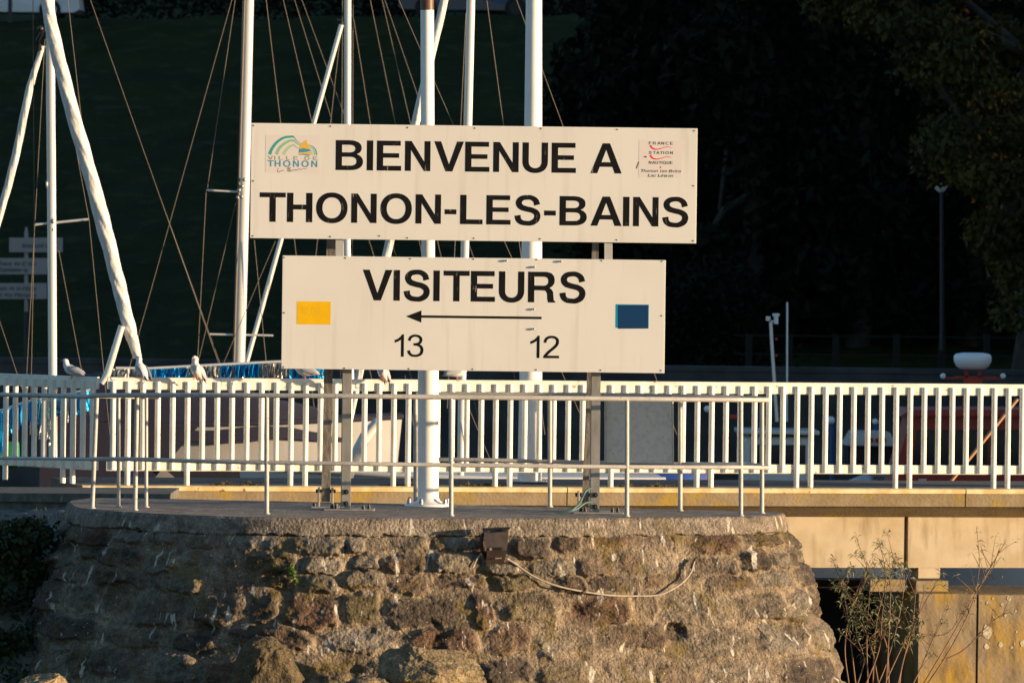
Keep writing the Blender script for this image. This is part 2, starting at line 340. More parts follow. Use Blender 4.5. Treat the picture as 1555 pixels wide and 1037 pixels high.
GL['a'] = [[182,-9,160,-9,136,-9,114,-4,94,5,75,14,59,27,48,45,36,62,30,83,30,108,30,130,35,147,43,161,52,175,63,185,78,193,92,201,108,207,125,211,143,215,160,218,178,220,201,223,219,225,234,227,248,228,258,231,265,235,272,239,276,245,276,255,276,255,276,256,276,257,276,272,273,286,267,297,261,308,252,316,240,322,228,328,213,331,196,331,178,331,162,328,149,322,136,317,126,309,118,301,110,292,104,283,100,274,80,280,61,285,41,291,50,314,62,332,79,346,95,360,113,369,133,375,153,381,173,384,194,384,208,384,223,383,239,379,255,376,271,370,286,360,301,351,313,338,322,320,332,303,337,280,337,251,337,168,337,84,337,0,317,0,297,0,277,0,277,17,277,35,277,52,275,52,274,52,272,52,268,43,261,34,252,25,243,15,230,7,215,1,200,-5],[155,45,170,45,193,45,212,50,228,59,243,68,255,79,263,93,271,107,276,122,276,138,276,155,276,173,276,190,273,187,268,184,259,182,251,180,242,178,231,176,221,174,210,172,200,171,190,170,182,169,175,168,161,166,147,163,134,159,121,154,111,148,103,139,96,131,92,119,92,105,92,92,95,81,102,72,109,63,118,57,130,52,142,48]]
GL['b'] = [[261,-8,229,-8,206,-8,187,-4,172,4,158,12,146,21,138,31,129,42,123,51,118,59,116,59,114,59,112,59,112,39,112,20,112,0,92,0,72,0,53,0,53,170,53,339,53,509,73,509,93,509,114,509,114,446,114,382,114,319,115,319,117,319,118,319,123,327,129,336,137,346,145,356,157,365,171,373,186,381,205,384,229,384,261,384,289,376,313,361,337,345,356,322,370,293,383,263,390,229,390,189,390,149,383,114,370,84,356,55,337,32,313,16,289,0],[197,47,220,47,244,47,263,53,279,66,295,78,308,95,316,117,324,138,328,162,328,189,328,216,324,240,316,261,308,282,296,299,280,311,264,324,244,330,220,330,197,330,177,324,161,312,145,300,133,284,125,263,117,242,113,217,113,189,113,161,117,136,125,115,133,94,146,77,162,65,178,53]]
GL['c'] = [[226,-8,207,-8,173,-8,143,0,117,16,91,33,71,56,56,85,41,114,34,149,34,187,34,227,41,262,56,291,71,321,91,343,117,360,143,376,173,384,207,384,226,384,243,382,260,377,276,372,292,365,305,356,319,347,330,335,340,322,350,309,357,294,362,277,342,272,322,267,303,262,300,272,296,281,290,289,285,297,278,305,270,311,262,317,253,322,242,325,232,328,220,330,207,330,182,330,161,323,145,310,129,297,116,280,108,258,100,237,96,213,96,187,96,162,100,139,108,117,116,96,129,79,145,66,161,53,182,46,207,46,220,46,232,48,243,52,253,55,263,60,271,66,279,72,286,80,292,89,297,97,301,107,304,117,324,112,343,107,363,102,358,85,351,70,341,56,332,43,320,31,306,21,293,12,277,4,261,-1,244,-6]]
GL['d'] = [[219,-8,195,-8,164,-8,136,0,111,16,87,32,68,55,55,84,41,114,34,149,34,189,34,229,41,263,55,293,69,322,88,345,112,361,136,376,164,384,196,384,219,384,238,381,253,373,268,365,279,356,287,346,296,336,302,327,306,319,308,319,309,319,311,319,311,382,311,446,311,509,331,509,351,509,372,509,372,339,372,170,372,0,352,0,332,0,313,0,313,20,313,39,313,59,311,59,309,59,307,59,302,51,295,42,287,31,278,21,267,12,252,4,238,-4],[181,47,205,47,227,47,247,53,263,65,279,77,291,94,299,115,308,136,312,161,312,189,312,217,308,242,300,263,292,284,279,300,263,312,247,324,228,330,205,330,181,330,161,324,145,311,129,299,116,282,108,261,100,240,96,216,96,189,96,162,100,138,109,117,117,95,129,78,145,66,161,53]]
GL['e'] = [[238,-8,212,-8,175,-8,143,0,117,16,90,33,70,56,56,85,41,114,34,148,34,187,34,226,41,260,55,290,69,319,89,343,115,359,141,376,171,384,205,384,226,384,246,381,266,374,285,367,303,356,319,341,335,326,348,306,357,282,366,258,371,228,371,194,371,186,371,178,371,169,272,169,174,169,75,169,75,187,75,204,75,221,163,221,250,221,338,221,329,215,319,208,310,202,310,227,306,249,298,269,290,288,278,303,263,314,247,325,228,330,205,330,182,330,163,325,146,313,130,302,118,288,109,270,100,251,96,232,96,211,96,200,96,189,96,178,96,150,101,126,110,106,120,87,134,72,151,61,168,51,189,46,212,46,228,46,241,48,254,53,266,57,277,64,285,73,294,82,301,93,306,105,325,101,345,96,365,91,359,71,349,54,335,39,321,24,303,13,283,4,262,-4]]
GL['h'] = [[114,249,114,227,114,151,114,76,114,0,93,0,73,0,53,0,53,170,53,339,53,509,73,509,93,509,114,509,114,435,114,361,114,287,110,287,106,287,102,287,114,322,131,347,152,362,174,377,199,384,227,384,253,384,276,379,295,369,315,358,330,342,341,321,352,299,357,273,357,240,357,160,357,80,357,0,337,0,316,0,296,0,296,78,296,157,296,235,296,265,288,288,273,304,258,321,237,329,210,329,192,329,175,325,161,317,146,309,135,298,126,283,118,267]]
GL['i'] = [[73,0,53,0,53,126,53,253,53,379,73,379,93,379,114,379,114,253,114,126,114,0,93,0],[95,443,84,443,72,443,62,447,54,455,45,462,41,472,41,483,41,494,45,504,54,512,62,520,72,524,84,524,95,524,106,520,114,512,122,504,126,494,126,483,126,472,122,462,114,455,106,447]]
GL['l'] = [[147,-2,139,-2,110,-2,88,5,74,20,60,35,53,57,53,84,53,226,53,367,53,509,73,509,93,509,114,509,114,372,114,235,114,99,114,81,116,69,120,62,125,55,133,52,146,52,152,52,157,52,160,53,164,53,167,54,170,54,173,37,177,20,181,3,175,1,169,0,162,-1,154,-2]]
GL['m'] = [[73,0,53,0,53,126,53,253,53,379,72,379,92,379,112,379,112,351,112,323,112,295,111,295,109,295,108,295,113,316,121,332,132,346,144,359,157,369,172,376,187,383,203,386,219,386,247,386,270,378,287,361,305,344,316,322,321,295,318,295,315,295,312,295,317,313,325,329,337,343,349,357,364,367,381,375,398,382,416,386,437,386,459,386,479,381,497,372,515,362,530,348,541,328,551,309,557,285,557,255,557,170,557,85,557,0,536,0,516,0,496,0,496,85,496,169,496,254,496,281,488,301,473,313,457,325,439,330,419,330,402,330,387,327,374,320,362,313,352,303,345,290,339,278,335,263,335,247,335,165,335,82,335,0,315,0,295,0,274,0,274,87,274,173,274,260,274,281,267,298,253,311,239,324,221,330,199,330,185,330,171,327,158,320,144,313,134,303,126,289,118,276,114,258,114,238,114,159,114,79,114,0,93,0]]
GL['n'] = [[114,249,114,227,114,151,114,76,114,0,93,0,73,0,53,0,53,126,53,253,53,379,72,379,92,379,112,379,112,349,112,318,112,287,109,287,106,287,102,287,114,322,131,347,152,362,174,377,199,384,227,384,253,384,276,379,295,369,314,358,330,342,341,321,352,299,357,273,357,240,357,160,357,80,357,0,337,0,316,0,296,0,296,78,296,157,296,235,296,265,288,288,273,304,258,321,237,329,210,329,192,329,175,325,161,317,146,309,135,298,126,283,118,267]]
GL['o'] = [[242,-8,207,-8,173,-8,143,0,117,16,91,33,71,56,56,85,41,114,34,149,34,187,34,227,41,262,56,291,71,321,91,343,117,360,143,376,173,384,207,384,242,384,273,376,299,360,325,343,345,321,359,291,374,262,381,227,381,187,381,149,374,114,359,85,345,56,325,33,299,16,273,0],[182,46,207,46,233,46,254,53,270,66,287,79,299,96,307,117,315,139,319,162,319,187,319,213,315,236,307,258,299,280,287,297,270,310,254,323,233,330,207,330,182,330,161,323,145,310,129,297,116,280,108,258,100,237,96,213,96,187,96,162,100,139,108,117,116,96,129,79,145,66,161,53]]
GL['p'] = [[73,-143,53,-143,53,31,53,205,53,379,72,379,92,379,112,379,112,359,112,339,112,319,114,319,116,319,118,319,123,327,129,336,137,346,145,356,157,365,171,373,186,381,205,384,229,384,261,384,289,376,313,361,337,345,356,322,370,293,383,263,390,229,390,189,390,149,383,114,370,84,356,55,337,32,313,16,289,0,261,-8,229,-8,206,-8,187,-4,173,4,158,12,146,21,138,31,130,42,123,51,118,59,117,59,115,59,114,59,114,-8,114,-76,114,-143,93,-143],[197,47,220,47,244,47,263,53,279,66,295,78,308,95,316,117,324,138,328,162,328,189,328,216,324,240,316,261,308,282,296,299,280,311,264,324,244,330,220,330,197,330,177,324,161,312,145,300,133,284,125,263,117,242,113,217,113,189,113,161,117,136,125,115,133,94,146,77,162,65,178,53]]
GL['r'] = [[73,0,53,0,53,126,53,253,53,379,72,379,92,379,112,379,112,360,112,340,112,321,113,321,114,321,115,321,122,340,135,355,152,367,170,379,190,385,213,385,218,385,223,385,229,384,235,384,240,384,243,384,243,363,243,343,243,322,242,323,237,323,230,324,223,325,215,326,207,326,189,326,173,322,159,315,145,307,134,297,126,284,118,270,114,255,114,237,114,158,114,79,114,0,93,0]]
GL['s'] = [[211,-8,182,-8,156,-8,133,-4,112,3,92,11,75,23,62,38,49,53,40,72,36,94,55,98,74,102,94,107,99,86,109,70,124,60,139,50,158,45,181,45,208,45,229,51,244,62,260,74,268,87,268,103,268,116,263,127,254,136,245,144,231,151,212,155,191,160,170,165,149,170,115,178,89,191,72,208,55,225,47,247,47,274,47,296,53,315,65,332,77,348,94,361,115,370,136,380,160,384,187,384,213,384,235,380,254,372,272,365,287,353,299,339,310,325,319,309,324,290,305,286,287,281,268,277,263,292,255,304,243,316,230,327,212,333,187,333,165,333,146,327,131,317,116,306,109,293,109,277,109,263,114,252,124,243,134,235,150,228,172,223,191,218,210,214,229,209,264,201,290,188,306,171,323,154,331,133,331,107,331,84,325,64,312,47,300,30,282,16,260,6,237,-3]]
GL['t'] = [[138,379,204,379,204,362,204,344,204,327,138,327,72,327,6,327,6,344,6,362,6,379,72,379],[65,345,65,471,85,471,106,471,126,471,126,347,126,222,126,98,126,81,129,69,136,61,143,54,154,50,170,50,174,50,179,50,185,51,191,52,197,53,202,54,206,36,209,19,213,2,207,0,200,-2,192,-3,184,-4,176,-4,168,-4,136,-4,110,4,92,21,74,38,65,62,65,93,65,219]]
GL['u'] = [[211,-5,182,-5,157,-5,134,0,115,11,95,21,80,37,69,59,58,80,53,107,53,139,53,219,53,299,53,379,73,379,93,379,114,379,114,301,114,222,114,144,114,114,121,91,137,75,152,58,173,50,200,50,218,50,235,54,249,62,264,70,275,81,283,97,292,112,296,131,296,153,296,228,296,304,296,379,316,379,337,379,357,379,357,253,357,126,357,0,337,0,318,0,298,0,298,31,298,61,298,92,301,92,304,92,307,92,295,57,279,32,257,17,235,2]]
GL['è'] = [[238,-8,212,-8,175,-8,143,0,117,16,90,33,70,56,56,85,41,114,34,148,34,187,34,226,41,260,55,290,69,319,89,343,115,359,141,376,171,384,205,384,226,384,246,381,266,374,285,367,303,356,319,341,335,326,348,306,357,282,366,258,371,228,371,194,371,186,371,178,371,169,272,169,174,169,75,169,75,187,75,204,75,221,163,221,250,221,338,221,329,215,319,208,310,202,310,227,306,249,298,269,290,288,278,303,263,314,247,325,228,330,205,330,182,330,163,325,146,313,130,302,118,288,109,270,100,251,96,232,96,211,96,200,96,189,96,178,96,150,101,126,110,106,120,87,134,72,151,61,168,51,189,46,212,46,228,46,241,48,254,53,266,57,277,64,285,73,294,82,301,93,306,105,325,101,345,96,365,91,359,71,349,54,335,39,321,24,303,13,283,4,262,-4],[196,429,180,429,158,462,136,496,114,529,136,529,159,529,182,529,198,496,214,462,230,429,213,429]]
GL['é'] = [[238,-8,212,-8,175,-8,143,0,117,16,90,33,70,56,56,85,41,114,34,148,34,187,34,226,41,260,55,290,69,319,89,343,115,359,141,376,171,384,205,384,226,384,246,381,266,374,285,367,303,356,319,341,335,326,348,306,357,282,366,258,371,228,371,194,371,186,371,178,371,169,272,169,174,169,75,169,75,187,75,204,75,221,163,221,250,221,338,221,329,215,319,208,310,202,310,227,306,249,298,269,290,288,278,303,263,314,247,325,228,330,205,330,182,330,163,325,146,313,130,302,118,288,109,270,100,251,96,232,96,211,96,200,96,189,96,178,96,150,101,126,110,106,120,87,134,72,151,61,168,51,189,46,212,46,228,46,241,48,254,53,266,57,277,64,285,73,294,82,301,93,306,105,325,101,345,96,365,91,359,71,349,54,335,39,321,24,303,13,283,4,262,-4],[194,429,177,429,193,462,209,496,225,529,247,529,270,529,293,529,271,496,249,462,227,429,210,429]]
GL['ê'] = [[238,-8,212,-8,175,-8,143,0,117,16,90,33,70,56,56,85,41,114,34,148,34,187,34,226,41,260,55,290,69,319,89,343,115,359,141,376,171,384,205,384,226,384,246,381,266,374,285,367,303,356,319,341,335,326,348,306,357,282,366,258,371,228,371,194,371,186,371,178,371,169,272,169,174,169,75,169,75,187,75,204,75,221,163,221,250,221,338,221,329,215,319,208,310,202,310,227,306,249,298,269,290,288,278,303,263,314,247,325,228,330,205,330,182,330,163,325,146,313,130,302,118,288,109,270,100,251,96,232,96,211,96,200,96,189,96,178,96,150,101,126,110,106,120,87,134,72,151,61,168,51,189,46,212,46,228,46,241,48,254,53,266,57,277,64,285,73,294,82,301,93,306,105,325,101,345,96,365,91,359,71,349,54,335,39,321,24,303,13,283,4,262,-4],[171,455,155,435,135,435,115,435,95,435,95,436,95,437,95,438,121,468,148,499,175,529,194,529,213,529,233,529,260,499,287,468,313,438,313,437,313,436,313,435,293,435,273,435,252,435,236,455,220,475,204,495,187,475]]
GL = {c: [[s[i:i + 6] for i in range(0, len(s), 6)] for s in g_] for c, g_ in GL.items()}
# capital letters and figures drawn as closed outlines, capital height 1, medium-bold grotesque
ST, HS = .200, .165
def _arc(cx, cy, rx, ry, a0, a1, n=10, e=1.0):
    out = []
    for i in range(n + 1):
        a = R(a0 + (a1 - a0) * i / n); c, s = math.cos(a), math.sin(a)
        out.append((cx + rx * math.copysign(abs(c) ** e, c), cy + ry * math.copysign(abs(s) ** e, s)))
    return out
def _stroke(sp, hw, k=5):
    q = catmull(sp, k); w = np.interp(np.linspace(0, 1, len(q)), np.linspace(0, 1, len(hw)), hw); l, r = [], []
    for i, p in enumerate(q):
        d = q[min(i + 1, len(q) - 1)] - q[max(i - 1, 0)]; d = d / np.hypot(*d); n = np.array((-d[1], d[0])); l.append(tuple(p + n * w[i])); r.append(tuple(p - n * w[i]))
    return l + r[::-1]
def _rect(x0, y0, x1, y1): return [(x0, y0), (x1, y0), (x1, y1), (x0, y1)]
CAPS = {
 'B': (.86, [[(0, 0), (.46, 0)] + _arc(.46, .285, .40, .285, -90, 62, 12, .9) + _arc(.44, .745, .375, .255, -38, 90, 10, .9) + [(0, 1)],
             [(ST, .155)] + [(ST, .445)] + _arc(.46, .30, .195, .145, 90, -90, 10, .85), [(ST, .595), (ST, .845)] + _arc(.43, .72, .185, .125, 90, -90, 10, .85)]),
 'I': (.20, [_rect(0, 0, ST, 1)]),
 'E': (.765, [[(0, 0), (.765, 0), (.765, HS), (ST, HS), (ST, .43), (.70, .43), (.70, .585), (ST, .585), (ST, 1 - HS), (.745, 1 - HS), (.745, 1), (0, 1)]]),
 'F': (.72, [[(0, 0), (ST, 0), (ST, .42), (.64, .42), (.64, .58), (ST, .58), (ST, 1 - HS), (.72, 1 - HS), (.72, 1), (0, 1)]]),
 'N': (.80, [[(0, 0), (.19, 0), (.19, .70), (.60, 0), (.80, 0), (.80, 1), (.61, 1), (.61, .31), (.205, 1), (0, 1)]]),
 'V': (.93, [[(.355, 0), (.575, 0), (.93, 1), (.715, 1), (.468, .235), (.215, 1), (0, 1)]]),
 'U': (.80, [[(0, 1), (0, .36)] + _arc(.40, .36, .40, .38, 180, 360, 18, .92) + [(.80, 1), (.60, 1), (.60, .36)] + _arc(.40, .36, .20, .215, 0, -180, 14, .9) + [(ST, 1)]]),
 'A': (.98, [[(0, 0), (.215, 0), (.29, .215), (.685, .215), (.76, 0), (.98, 0), (.605, 1), (.375, 1)], [(.345, .372), (.488, .79), (.632, .372)]]),
 'T': (.82, [[(.31, 0), (.51, 0), (.51, 1 - HS), (.82, 1 - HS), (.82, 1), (0, 1), (0, 1 - HS), (.31, 1 - HS)]]),
 'H': (.80, [[(0, 0), (ST, 0), (ST, .43), (.60, .43), (.60, 0), (.80, 0), (.80, 1), (.60, 1), (.60, .60), (ST, .60), (ST, 1), (0, 1)]]),
 'O': (.99, [_arc(.495, .5, .495, .525, 0, 354, 40, .93), _arc(.495, .5, .295, .355, 0, 354, 36, .93)]),
 'L': (.71, [[(0, 0), (.71, 0), (.71, HS), (ST, HS), (ST, 1), (0, 1)]]),
 'S': (.82, [_stroke([(.715, .685), (.665, .835), (.54, .925), (.40, .94), (.235, .905), (.145, .80), (.15, .69), (.225, .60), (.38, .545), (.56, .50), (.69, .415), (.725, .29), (.67, .155), (.535, .07), (.41, .058), (.235, .085), (.13, .18), (.10, .325)],
                    [.097, .090, .082, .080, .086, .096, .098, .095, .090, .090, .096, .098, .096, .086, .080, .084, .092, .098])]),
 'R': (.87, [[(0, 0), (ST, 0), (ST, .395), (.44, .395), (.555, .375), (.60, .29), (.605, .13), (.635, 0), (.865, 0), (.865, .03), (.815, .08), (.80, .23), (.79, .35), (.74, .43), (.675, .475), (.76, .53), (.825, .62), (.84, .73), (.815, .86), (.73, .96), (.58, 1), (0, 1)],
             [(ST, .55), (ST, .838)] + _arc(.49, .694, .145, .144, 90, -90, 10, .85)]),
 'D': (.87, [[(0, 0), (.40, 0)] + _arc(.40, .5, .47, .5, -90, 90, 18, .93) + [(0, 1)], [(ST, HS), (ST, 1 - HS)] + _arc(.40, .5, .27, .335, 90, -90, 14, .93)]),
 'C': (.90, [_arc(.48, .5, .48, .525, 38, 322, 30, .93) + _arc(.48, .5, .285, .36, 322, 38, 26, .93)]),
 'Q': (.99, [_arc(.495, .5, .495, .525, 0, 354, 40, .93), _arc(.495, .5, .295, .355, 0, 354, 36, .93), [(.52, .26), (.64, .36), (1.0, .0), (.88, -.10)]]),
 '-': (.37, [_rect(0, .33, .37, .50)]),
 '1': (.40, [[(.26, 0), (.38, 0), (.38, 1), (.30, 1), (.24, .90), (.13, .80), (0, .74), (0, .62), (.13, .67), (.26, .76)]]),
 '2': (.66, [_stroke([(.07, .69), (.12, .84), (.22, .925), (.34, .948), (.47, .925), (.57, .84), (.585, .71), (.53, .57), (.39, .42), (.22, .26), (.09, .09), (.055, .0)], [.060, .058, .056, .054, .056, .060, .062, .062, .060, .060, .062, .050], 5), [(.12, .0), (.655, .0), (.655, .115), (.15, .115)]]),
 '3': (.66, [_stroke([(.075, .72), (.12, .85), (.22, .93), (.33, .948), (.455, .92), (.545, .83), (.545, .70), (.47, .60), (.33, .562), (.25, .56)], [.058, .056, .054, .052, .056, .060, .060, .056, .052, .05], 5),
             _stroke([(.29, .53), (.42, .535), (.555, .46), (.60, .32), (.57, .17), (.46, .075), (.32, .048), (.18, .075), (.09, .165), (.06, .285)], [.03, .050, .058, .062, .060, .056, .052, .055, .058, .060], 5)]),
}
def caps_mesh(text, sp=.115, space=.30):
    vs, fs, x = [], [], 0.0
    for ch in text:
        if ch == ' ': x += space; continue
        w_, cont = CAPS[ch]
        groups = [cont] if ch not in '23Q' else [[c] for c in cont]
        if ch == 'Q': groups = [cont[:2], cont[2:]]
        for gi, gr_ in enumerate(groups):
            cu = bpy.data.curves.new('tmp', 'CURVE'); cu.dimensions = '2D'; cu.fill_mode = 'BOTH'
            for c in gr_:
                s_ = cu.splines.new('POLY'); s_.points.add(len(c) - 1); s_.use_cyclic_u = True
                for p, q in zip(s_.points, c): p.co = (q[0] + x, q[1], 0, 1)
            ob = bpy.data.objects.new('tmp', cu); COL.objects.link(ob)
            dg = bpy.context.evaluated_depsgraph_get(); me = ob.evaluated_get(dg).to_mesh(); o = len(vs)
            vs += [Vector((v.co.x, v.co.y, gi * .0002)) for v in me.vertices]; fs += [tuple(i + o for i in p.vertices) for p in me.polygons]
            bpy.data.objects.remove(ob); bpy.data.curves.remove(cu)
        x += w_ + sp * (.35 if ch in 'AVT' else 1)
    return vs, fs
def put_caps(g, text, x0, x1, yb, cap, D, thick=.0006, sp=.115, space=.30):
    """row of capitals from photo column x0 to x1, baseline at row yb at x0, capital height in photo pixels"""
    vs, fs = caps_mesh(text, sp, space); lo, hi = min(v.x for v in vs), max(v.x for v in vs)
    a = P(x0, yb, D); kx = m(x1 - x0, D) / (hi - lo); k = m(cap, D)
    g.add([a + Vector(((v.x - lo) * kx, -thick - v.z, v.y * k)) for v in vs], fs); return g

# ================================================================== SETTING
SEA = -2.5
g = MB(); N = 1
g.add([(-900, -300, SEA), (900, -300, SEA), (900, 900, SEA), (-900, 900, SEA)], [(0, 1, 2, 3)])
tag(g.obj('water', 'water'), 'dark still harbour water', None, None, 'structure')

def sst(a, b, x): t = min(1, max(0, (x - a) / (b - a))); return t * t * (3 - 2 * t)
def land_z(x, y):
    z = (9.38 + .021 * max(-40, min(40, x))) * max(0.0, min(1.0, (y - 75) / 35.0))
    z += 16 * sst(24, 50, x) * sst(18, 40, y) + 14 * sst(135, 260, y)  # unseen rise at the right added to block the sun from the slope
    return z
g = MB(); xs = [-260, -180, -120, -80, -50, -35] + [-25 + 1.5 * i for i in range(60)] + [75, 90, 120, 180, 260]
ys = [60.0] + [61 + 1.5 * i for i in range(60)] + [160, 190, 240, 320]
ids = {}
for j, y in enumerate(ys):
    for i, x in enumerate(xs):
        ids[i, j] = len(g.v); jit = 0.12 * math.sin(x * 1.7 + y) * math.cos(y * 1.3) if y > 76 else 0
        g.v.append((x, y, land_z(x, y) + jit))
for j in range(len(ys) - 1):
    for i in range(len(xs) - 1):
        g.f.append((ids[i, j], ids[i + 1, j], ids[i + 1, j + 1], ids[i, j + 1])); g.sm.append(True)
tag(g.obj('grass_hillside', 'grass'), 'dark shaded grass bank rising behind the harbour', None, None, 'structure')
# unseen bank added outside the frame to keep sun off the basin's far side
g = MB(); xs = [25 + 2.0 * i for i in range(30)] + [110, 160, 260]; ys = [12 + 2.0 * i for i in range(25)]
o0 = len(g.v)
for j, y in enumerate(ys):
    for x in xs: g.v.append((x, y, 0.02 + 15 * sst(25, 38, x) * sst(12.5, 19, y)))
nx = len(xs)
for j in range(len(ys) - 1):
    for i in range(nx - 1): g.f.append((j * nx + i, j * nx + i + 1, (j + 1) * nx + i + 1, (j + 1) * nx + i)); g.sm.append(True)
for i in range(nx - 1): a = len(g.v); x0, x1 = xs[i], xs[i + 1]; g.add([(x0, 12, SEA - 1), (x1, 12, SEA - 1), (x1, 12, .02 ), (x0, 12, .02)], [(0, 1, 2, 3)])
for j in range(len(ys) - 1): g.add([(25, ys[j], SEA - 1), (25, ys[j + 1], SEA - 1), (25, ys[j + 1], .02), (25, ys[j], .02)], [(3, 2, 1, 0)])
tag(g.obj('sun_blocking_bank', 'earth'), 'unseen bank added right of the harbour to shade its far side', None, None, 'structure')
# far quay wall
g = MB(); g.box((0, 59.8, -1.35), (520, .42, 3.1)); g.box((0, 59.72, .26), (520, .3, .12), bev=.02)
tag(g.obj('quay_wall', 'quayc', org=(0, 59.8, 0)), 'long low grey quay wall across the far side of the harbour', 'quay wall')

# ================================================================== PIER HEAD (drum of rubble masonry with a concrete cap)
plan_px = [(330, 53.15), (170, 53.4), (112, 52.75), (108, 51.9), (128, 51.0), (200, 50.40), (300, 49.92), (450, 49.68), (680, 49.90), (860, 50.2),
           (1000, 50.6), (1110, 50.92), (1166, 51.22), (1186, 51.6), (1183, 51.95), (1130, 52.2), (1000, 52.32), (860, 52.48), (640, 52.8), (450, 53.0), (330, 53.15)]
plan = [PX(a, 0, d) for a, d in plan_px]
crv = np.array(catmull([(p.x, p.y) for p in plan], 24))
seg = np.r_[0, np.cumsum(np.hypot(*(crv[1:] - crv[:-1]).T))]; LEN = seg[-1]
def plan_at(s):
    x = np.interp(s, seg, crv[:, 0]); y = np.interp(s, seg, crv[:, 1])
    e = .12
    dx = np.interp(s + e, seg, crv[:, 0]) - np.interp(s - e, seg, crv[:, 0]); dy = np.interp(s + e, seg, crv[:, 1]) - np.interp(s - e, seg, crv[:, 1])
    L = np.hypot(dx, dy); return x, y, dy / L, -dx / L          # outward normal = (dy, -dx)
BAT = .365
ss = np.arange(0, LEN, .0100); ts = np.r_[np.arange(.165, 1.75, .0095), np.arange(1.78, 3.3, .08)]
SS, TT = np.meshgrid(ss, ts)
x, y, nx_, ny_ = plan_at(SS)
# stones: rows of jittered seeds
seeds = []; t = .10
while t < 3.4:
    h = random.uniform(.16, .31); s = random.uniform(-.2, .1)
    while s < LEN + .4:
        w_ = random.uniform(.18, .70) * (1.15 if h > .22 else .9)
        seeds.append((s + w_ / 2, t + h / 2 + random.uniform(-.05, .05), w_, h * random.uniform(.85, 1.15), random.random())); s += w_
    t += h * .97
seeds = np.array(seeds)
wx = SS + .060 * fbm(SS * 4, TT * 4) + .028 * fbm(SS * 17, TT * 17 + 5); wt = TT + .050 * fbm(SS * 4 + 31, TT * 4) + .022 * fbm(SS * 17 + 9, TT * 17)
f1 = np.full(SS.shape, 9.0); f2 = f1.copy(); idn = np.zeros(SS.shape, int)
for k, (s0, t0, sw, sh, _) in enumerate(seeds):
    i0, i1 = np.searchsorted(ss, [s0 - 1.0, s0 + 1.0]); j0, j1 = np.searchsorted(ts, [t0 - .7, t0 + .7])
    if i1 <= i0 or j1 <= j0: continue
    sl = (slice(j0, j1), slice(i0, i1))
    d = (np.abs((wx[sl] - s0) / (sw / 2)) ** 3.4 + np.abs((wt[sl] - t0) / (sh / 2)) ** 3.4) ** (1 / 3.4)
    a, b = f1[sl], f2[sl]; nw = d < a
    f2[sl] = np.where(nw, a, np.minimum(b, d)); idn[sl] = np.where(nw, k, idn[sl]); f1[sl] = np.where(nw, d, a)
edge = np.clip((f2 - f1) / .38, 0, 1); body = np.clip((1.12 - f1) / .5, 0, 1) * edge
body = body * body * (3 - 2 * body)
rid = seeds[idn, 4]; r2 = (rid * 7.31) % 1; r3 = (rid * 13.77) % 1
smear = np.clip(fbm(SS * 1.5 + 50, TT * 1.9) * 1.8 + .84 + .12 * np.clip((SS - 9.2) / 1.5, 0, 1), 0.2, 1)        # mortar buries part of the stones
tilt = (SS - seeds[idn, 0]) * (r2 - .5) * .35 + (TT - seeds[idn, 1]) * (r3 - .5) * .5
crag = np.abs(fbm(SS * 5 + 13 * rid, TT * 11 + SS * 2, o=5))
disp = body * smear * (.036 + .052 * rid + tilt * 1.2) - body * smear * crag * .070 + .022 * fbm(SS * 2.5, TT * 2.5) - .030 * np.clip(np.abs(fbm(SS * 3.5 + 9, TT * 5 + 2, o=5)) - .04, 0, .5) + .008 * fbm(SS * 14, TT * 14 + 3, o=4) + .006 * fbm(SS * 55, TT * 55 + 3, o=3)
hole = np.clip((fbm(SS * 2.2 + 80, TT * 3.0 + 7, o=2) - .50) * 5, 0, 1); disp -= hole * (.05 + .05 * np.abs(fbm(SS * 12, TT * 12)))
top = np.clip((.235 - TT) / .07, 0, 1); disp = disp * (1 - top * .7) - .012 * top
